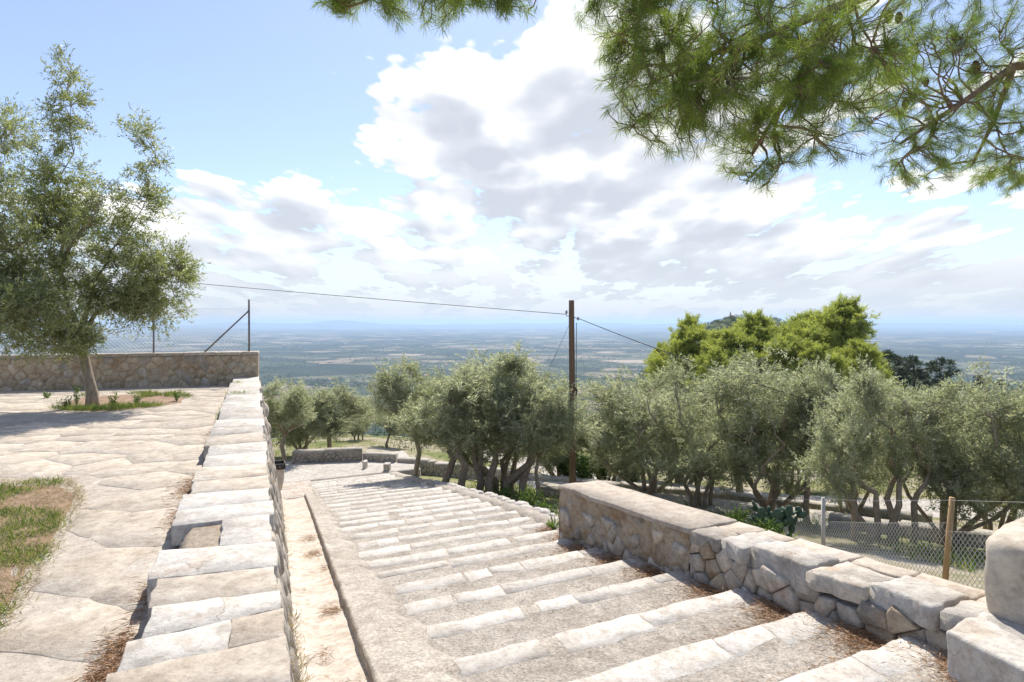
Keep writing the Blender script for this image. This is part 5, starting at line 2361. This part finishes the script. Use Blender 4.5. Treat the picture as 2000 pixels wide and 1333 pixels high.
# grass in the joints of the parapet's far end
tuft = [W(16.6 + rg.normal() * .25, -.35 + rg.normal() * .06, ZP - .02) for k in range(120)] + [W(14.3 + rg.normal() * .1, -.3 + rg.normal() * .1, ZP - .01) for k in range(140)] + [W(12.5 + rg.normal() * .7, -.56 + rg.normal() * .02, ZT) for k in range(200)]
blades('joint_grass', tuft, .03, .09, .007, M['grass'], 20, .8, 1)


def hill_grass():
    rg = np.random.default_rng(55)
    pts = []
    for k in range(30000):
        px = rg.uniform(500, 1990)
        Y = 11 + 34 * rg.random() ** 1.4
        x = (px - 1000) / FPX * Y
        s, t = st(x, Y)
        if (s < 25 and t < t_right(s) + .6) or (24 < s < 28.4 and -.5 < t < 7.6):
            continue
        if fbm(x, Y, 2, .35) < -.02:
            continue
        pts.append((x, Y, gz(x, Y) - .02))
    blades('hillside_grass', pts, .08, .34, .030, M['grass'], 56, .5, 1)


hill_grass()


# ------------------------------------------------------------------ hillside scrub, woods and the hill with the chapel
def clump_cloud(name, centres, radii, per, leaf_l, mat, seed):
    rg = np.random.default_rng(seed)
    C = np.repeat(np.asarray(centres, float), per, 0)
    Rr = np.repeat(np.asarray(radii, float), per)[:, None]
    d = unit(rg.normal(size=C.shape))
    d[:, 2] = np.abs(d[:, 2]) * .9 - .1
    rad = rg.random((len(C), 1)) ** .4
    Pp = C + d * rad * Rr * np.array([1, 1, .85])
    tone = np.repeat(rg.random(len(centres)) * .5, per)
    n = len(Pp)
    V, F = leaf_quads(Pp, d + rg.normal(size=d.shape) * .7, np.repeat(np.asarray(leaf_l, float), per) * rg.uniform(.7, 1.3, n), np.repeat(np.asarray(leaf_l, float), per) * .5, rg, .2)
    return tag(obj(name, V, F, mat, None, False, np.clip(tone + rg.random(n) * .5, 0, 1)), kind='stuff')


rg = np.random.default_rng(91)
cs, rs, ls = [], [], []
for k in range(900):
    px = rg.uniform(480, 2100)
    Y = 45 * (760 / 45) ** rg.random()
    x = (px - 1000) / FPX * Y
    z = gz(x, Y)
    if z < -212:
        continue
    r_ = rg.uniform(.7, 1.8) * (1 + Y / 400)
    cs.append((x, Y, z + r_ * .3))
    rs.append(r_)
    ls.append(.16 + Y * .0012)
clump_cloud('hillside_scrub', cs, rs, 90, ls, M['macchia'], 92)
cs, rs, ls = [], [], []
for k in range(900):
    x = 262 + rg.normal() * 105
    Y = 740 + rg.normal() * 90
    z = gz(x, Y)
    r_ = rg.uniform(1.6, 3.8)
    cs.append((x, Y, z + r_ * .6))
    rs.append(r_)
    ls.append(1.0)
clump_cloud('chapel_hill_wood', cs, rs, 60, ls, M['macchia'], 93)


def chapel():
    x, Y = (1428 - 1000) / FPX * 800, 800
    z = gz(x, Y)
    root = empty('hill_chapel', (x, Y, z), 'tiny stone chapel tower on the distant hilltop', 'chapel')
    root.scale = (.6, .6, .6)
    mat = simple_mat('chapel_stone', (.36, .27, .21), .9, .2, .5)
    roofm = simple_mat('chapel_roof', (.30, .16, .11), .9, .2, .5)

    def bx(mb, cx, cy, w, d_, z0, z1):
        q = [(cx + a * w / 2, cy + b * d_ / 2, zz) for zz in (z0, z1) for a, b in ((-1, -1), (1, -1), (1, 1), (-1, 1))]
        mb.add(q, [[0, 3, 2, 1], [4, 5, 6, 7], [0, 1, 5, 4], [1, 2, 6, 5], [2, 3, 7, 6], [3, 0, 4, 7]])
    mb = MB()
    bx(mb, 3, 0, 7, 6, -4, 4.2)
    mb.obj('nave', mat, root)
    mb = MB()
    bx(mb, -1.6, 0, 2.6, 2.6, -2, 8.5)
    bx(mb, -1.6, 0, 2.0, 2.0, 8.5, 10.2)
    mb.obj('tower', mat, root)
    obj('spire', [(-2.7, -1.1, 10.2), (-.5, -1.1, 10.2), (-.5, 1.1, 10.2), (-2.7, 1.1, 10.2), (-1.6, 0, 13.6)], [[0, 1, 4], [1, 2, 4], [2, 3, 4], [3, 0, 4]], roofm, root)
    obj('roof', [(-.4, -3.3, 4.2), (6.7, -3.3, 4.2), (6.7, 3.3, 4.2), (-.4, 3.3, 4.2), (-.4, 0, 6), (6.7, 0, 6)], [[0, 1, 5, 4], [2, 3, 4, 5], [1, 2, 5], [3, 0, 4]], roofm, root)


chapel()


def plain_things():
    rg = np.random.default_rng(33)
    # trees dotted and massed over the plain
    cs, rs, ls = [], [], []
    while len(cs) < 9000:
        px = rg.uniform(100, 2100)
        Y = 1300 * (9000 / 1300) ** rg.random()
        x = (px - 1000) / FPX * Y
        n = mnoise.fractal(Vector((x * .0016, Y * .0016, 5.0)), 1.0, 2.0, 4)
        if n < rg.uniform(-.25, .45):
            continue
        z = gz(x, Y)
        if z > ZPLAIN + 10:
            continue
        r_ = rg.uniform(3.5, 7.5)
        cs.append((x, Y, z + r_ * .3))
        rs.append(r_)
        ls.append(5.0)
    clump_cloud('plain_woods', cs, rs, 9, ls, M['macchia'], 34)
    wall = simple_mat('farmhouse_wall', (.62, .56, .48), .9, .12, .3)
    roof = simple_mat('farmhouse_roof', (.36, .20, .13), .9, .2, .3)
    wm = rm = None
    for k in range(60):
        px = rg.uniform(380, 2000)
        Y = 1900 * (7500 / 1900) ** rg.random()
        x = (px - 1000) / FPX * Y
        z = gz(x, Y)
        if z > ZPLAIN + 10:
            continue
        root = empty('farmhouse', (x, Y, z), 'tiny pale farmhouse far off on the plain', 'house', 'farmhouses scattered over the plain', rg.uniform(0, 3))
        s = rg.uniform(.9, 1.7)
        root.scale = (s, s, s)
        if wm is None:
            q = [(a * 9, b * 6, zz) for zz in (-1, 6) for a, b in ((-1, -1), (1, -1), (1, 1), (-1, 1))] + [(-9, 0, 8.6), (9, 0, 8.6)]
            wm = mesh_from('farmhouse_walls', q, [[0, 1, 5, 4], [1, 2, 6, 9, 5], [2, 3, 7, 6], [3, 0, 4, 8, 7]], wall)
            q = [(-9.6, -6.5, 5.85), (9.6, -6.5, 5.85), (9.6, 0, 8.75), (-9.6, 0, 8.75), (9.6, 6.5, 5.85), (-9.6, 6.5, 5.85)]
            rm = mesh_from('farmhouse_roof', q, [[0, 1, 2, 3], [3, 2, 4, 5]], roof)
        link(bpy.data.objects.new('walls', wm), root)
        link(bpy.data.objects.new('roof', rm), root)


plain_things()


# ------------------------------------------------------------------ the air
def haze():
    m = bpy.data.materials.new('haze_air')
    m.use_nodes = True
    N = NT(m.node_tree)
    N.n.clear()
    out = N.new('ShaderNodeOutputMaterial')
    pv = N.new('ShaderNodeVolumePrincipled')
    pv.inputs['Color'].default_value = (.54, .73, 1.0, 1)
    pv.inputs['Density'].default_value = 7.6e-5
    pv.inputs['Anisotropy'].default_value = .25
    N.l.new(pv.outputs[0], out.inputs['Volume'])
    x0, x1, y0, y1, z0, z1 = -46000, 46000, -46000, 46000, ZPLAIN - 60, 75
    V = [(x, y, z) for z in (z0, z1) for (x, y) in ((x0, y0), (x1, y0), (x1, y1), (x0, y1))]
    F = [[0, 3, 2, 1], [4, 5, 6, 7], [0, 1, 5, 4], [1, 2, 6, 5], [2, 3, 7, 6], [3, 0, 4, 7]]
    o = obj('haze', V, F, m)
    tag(o, kind='stuff')


haze()
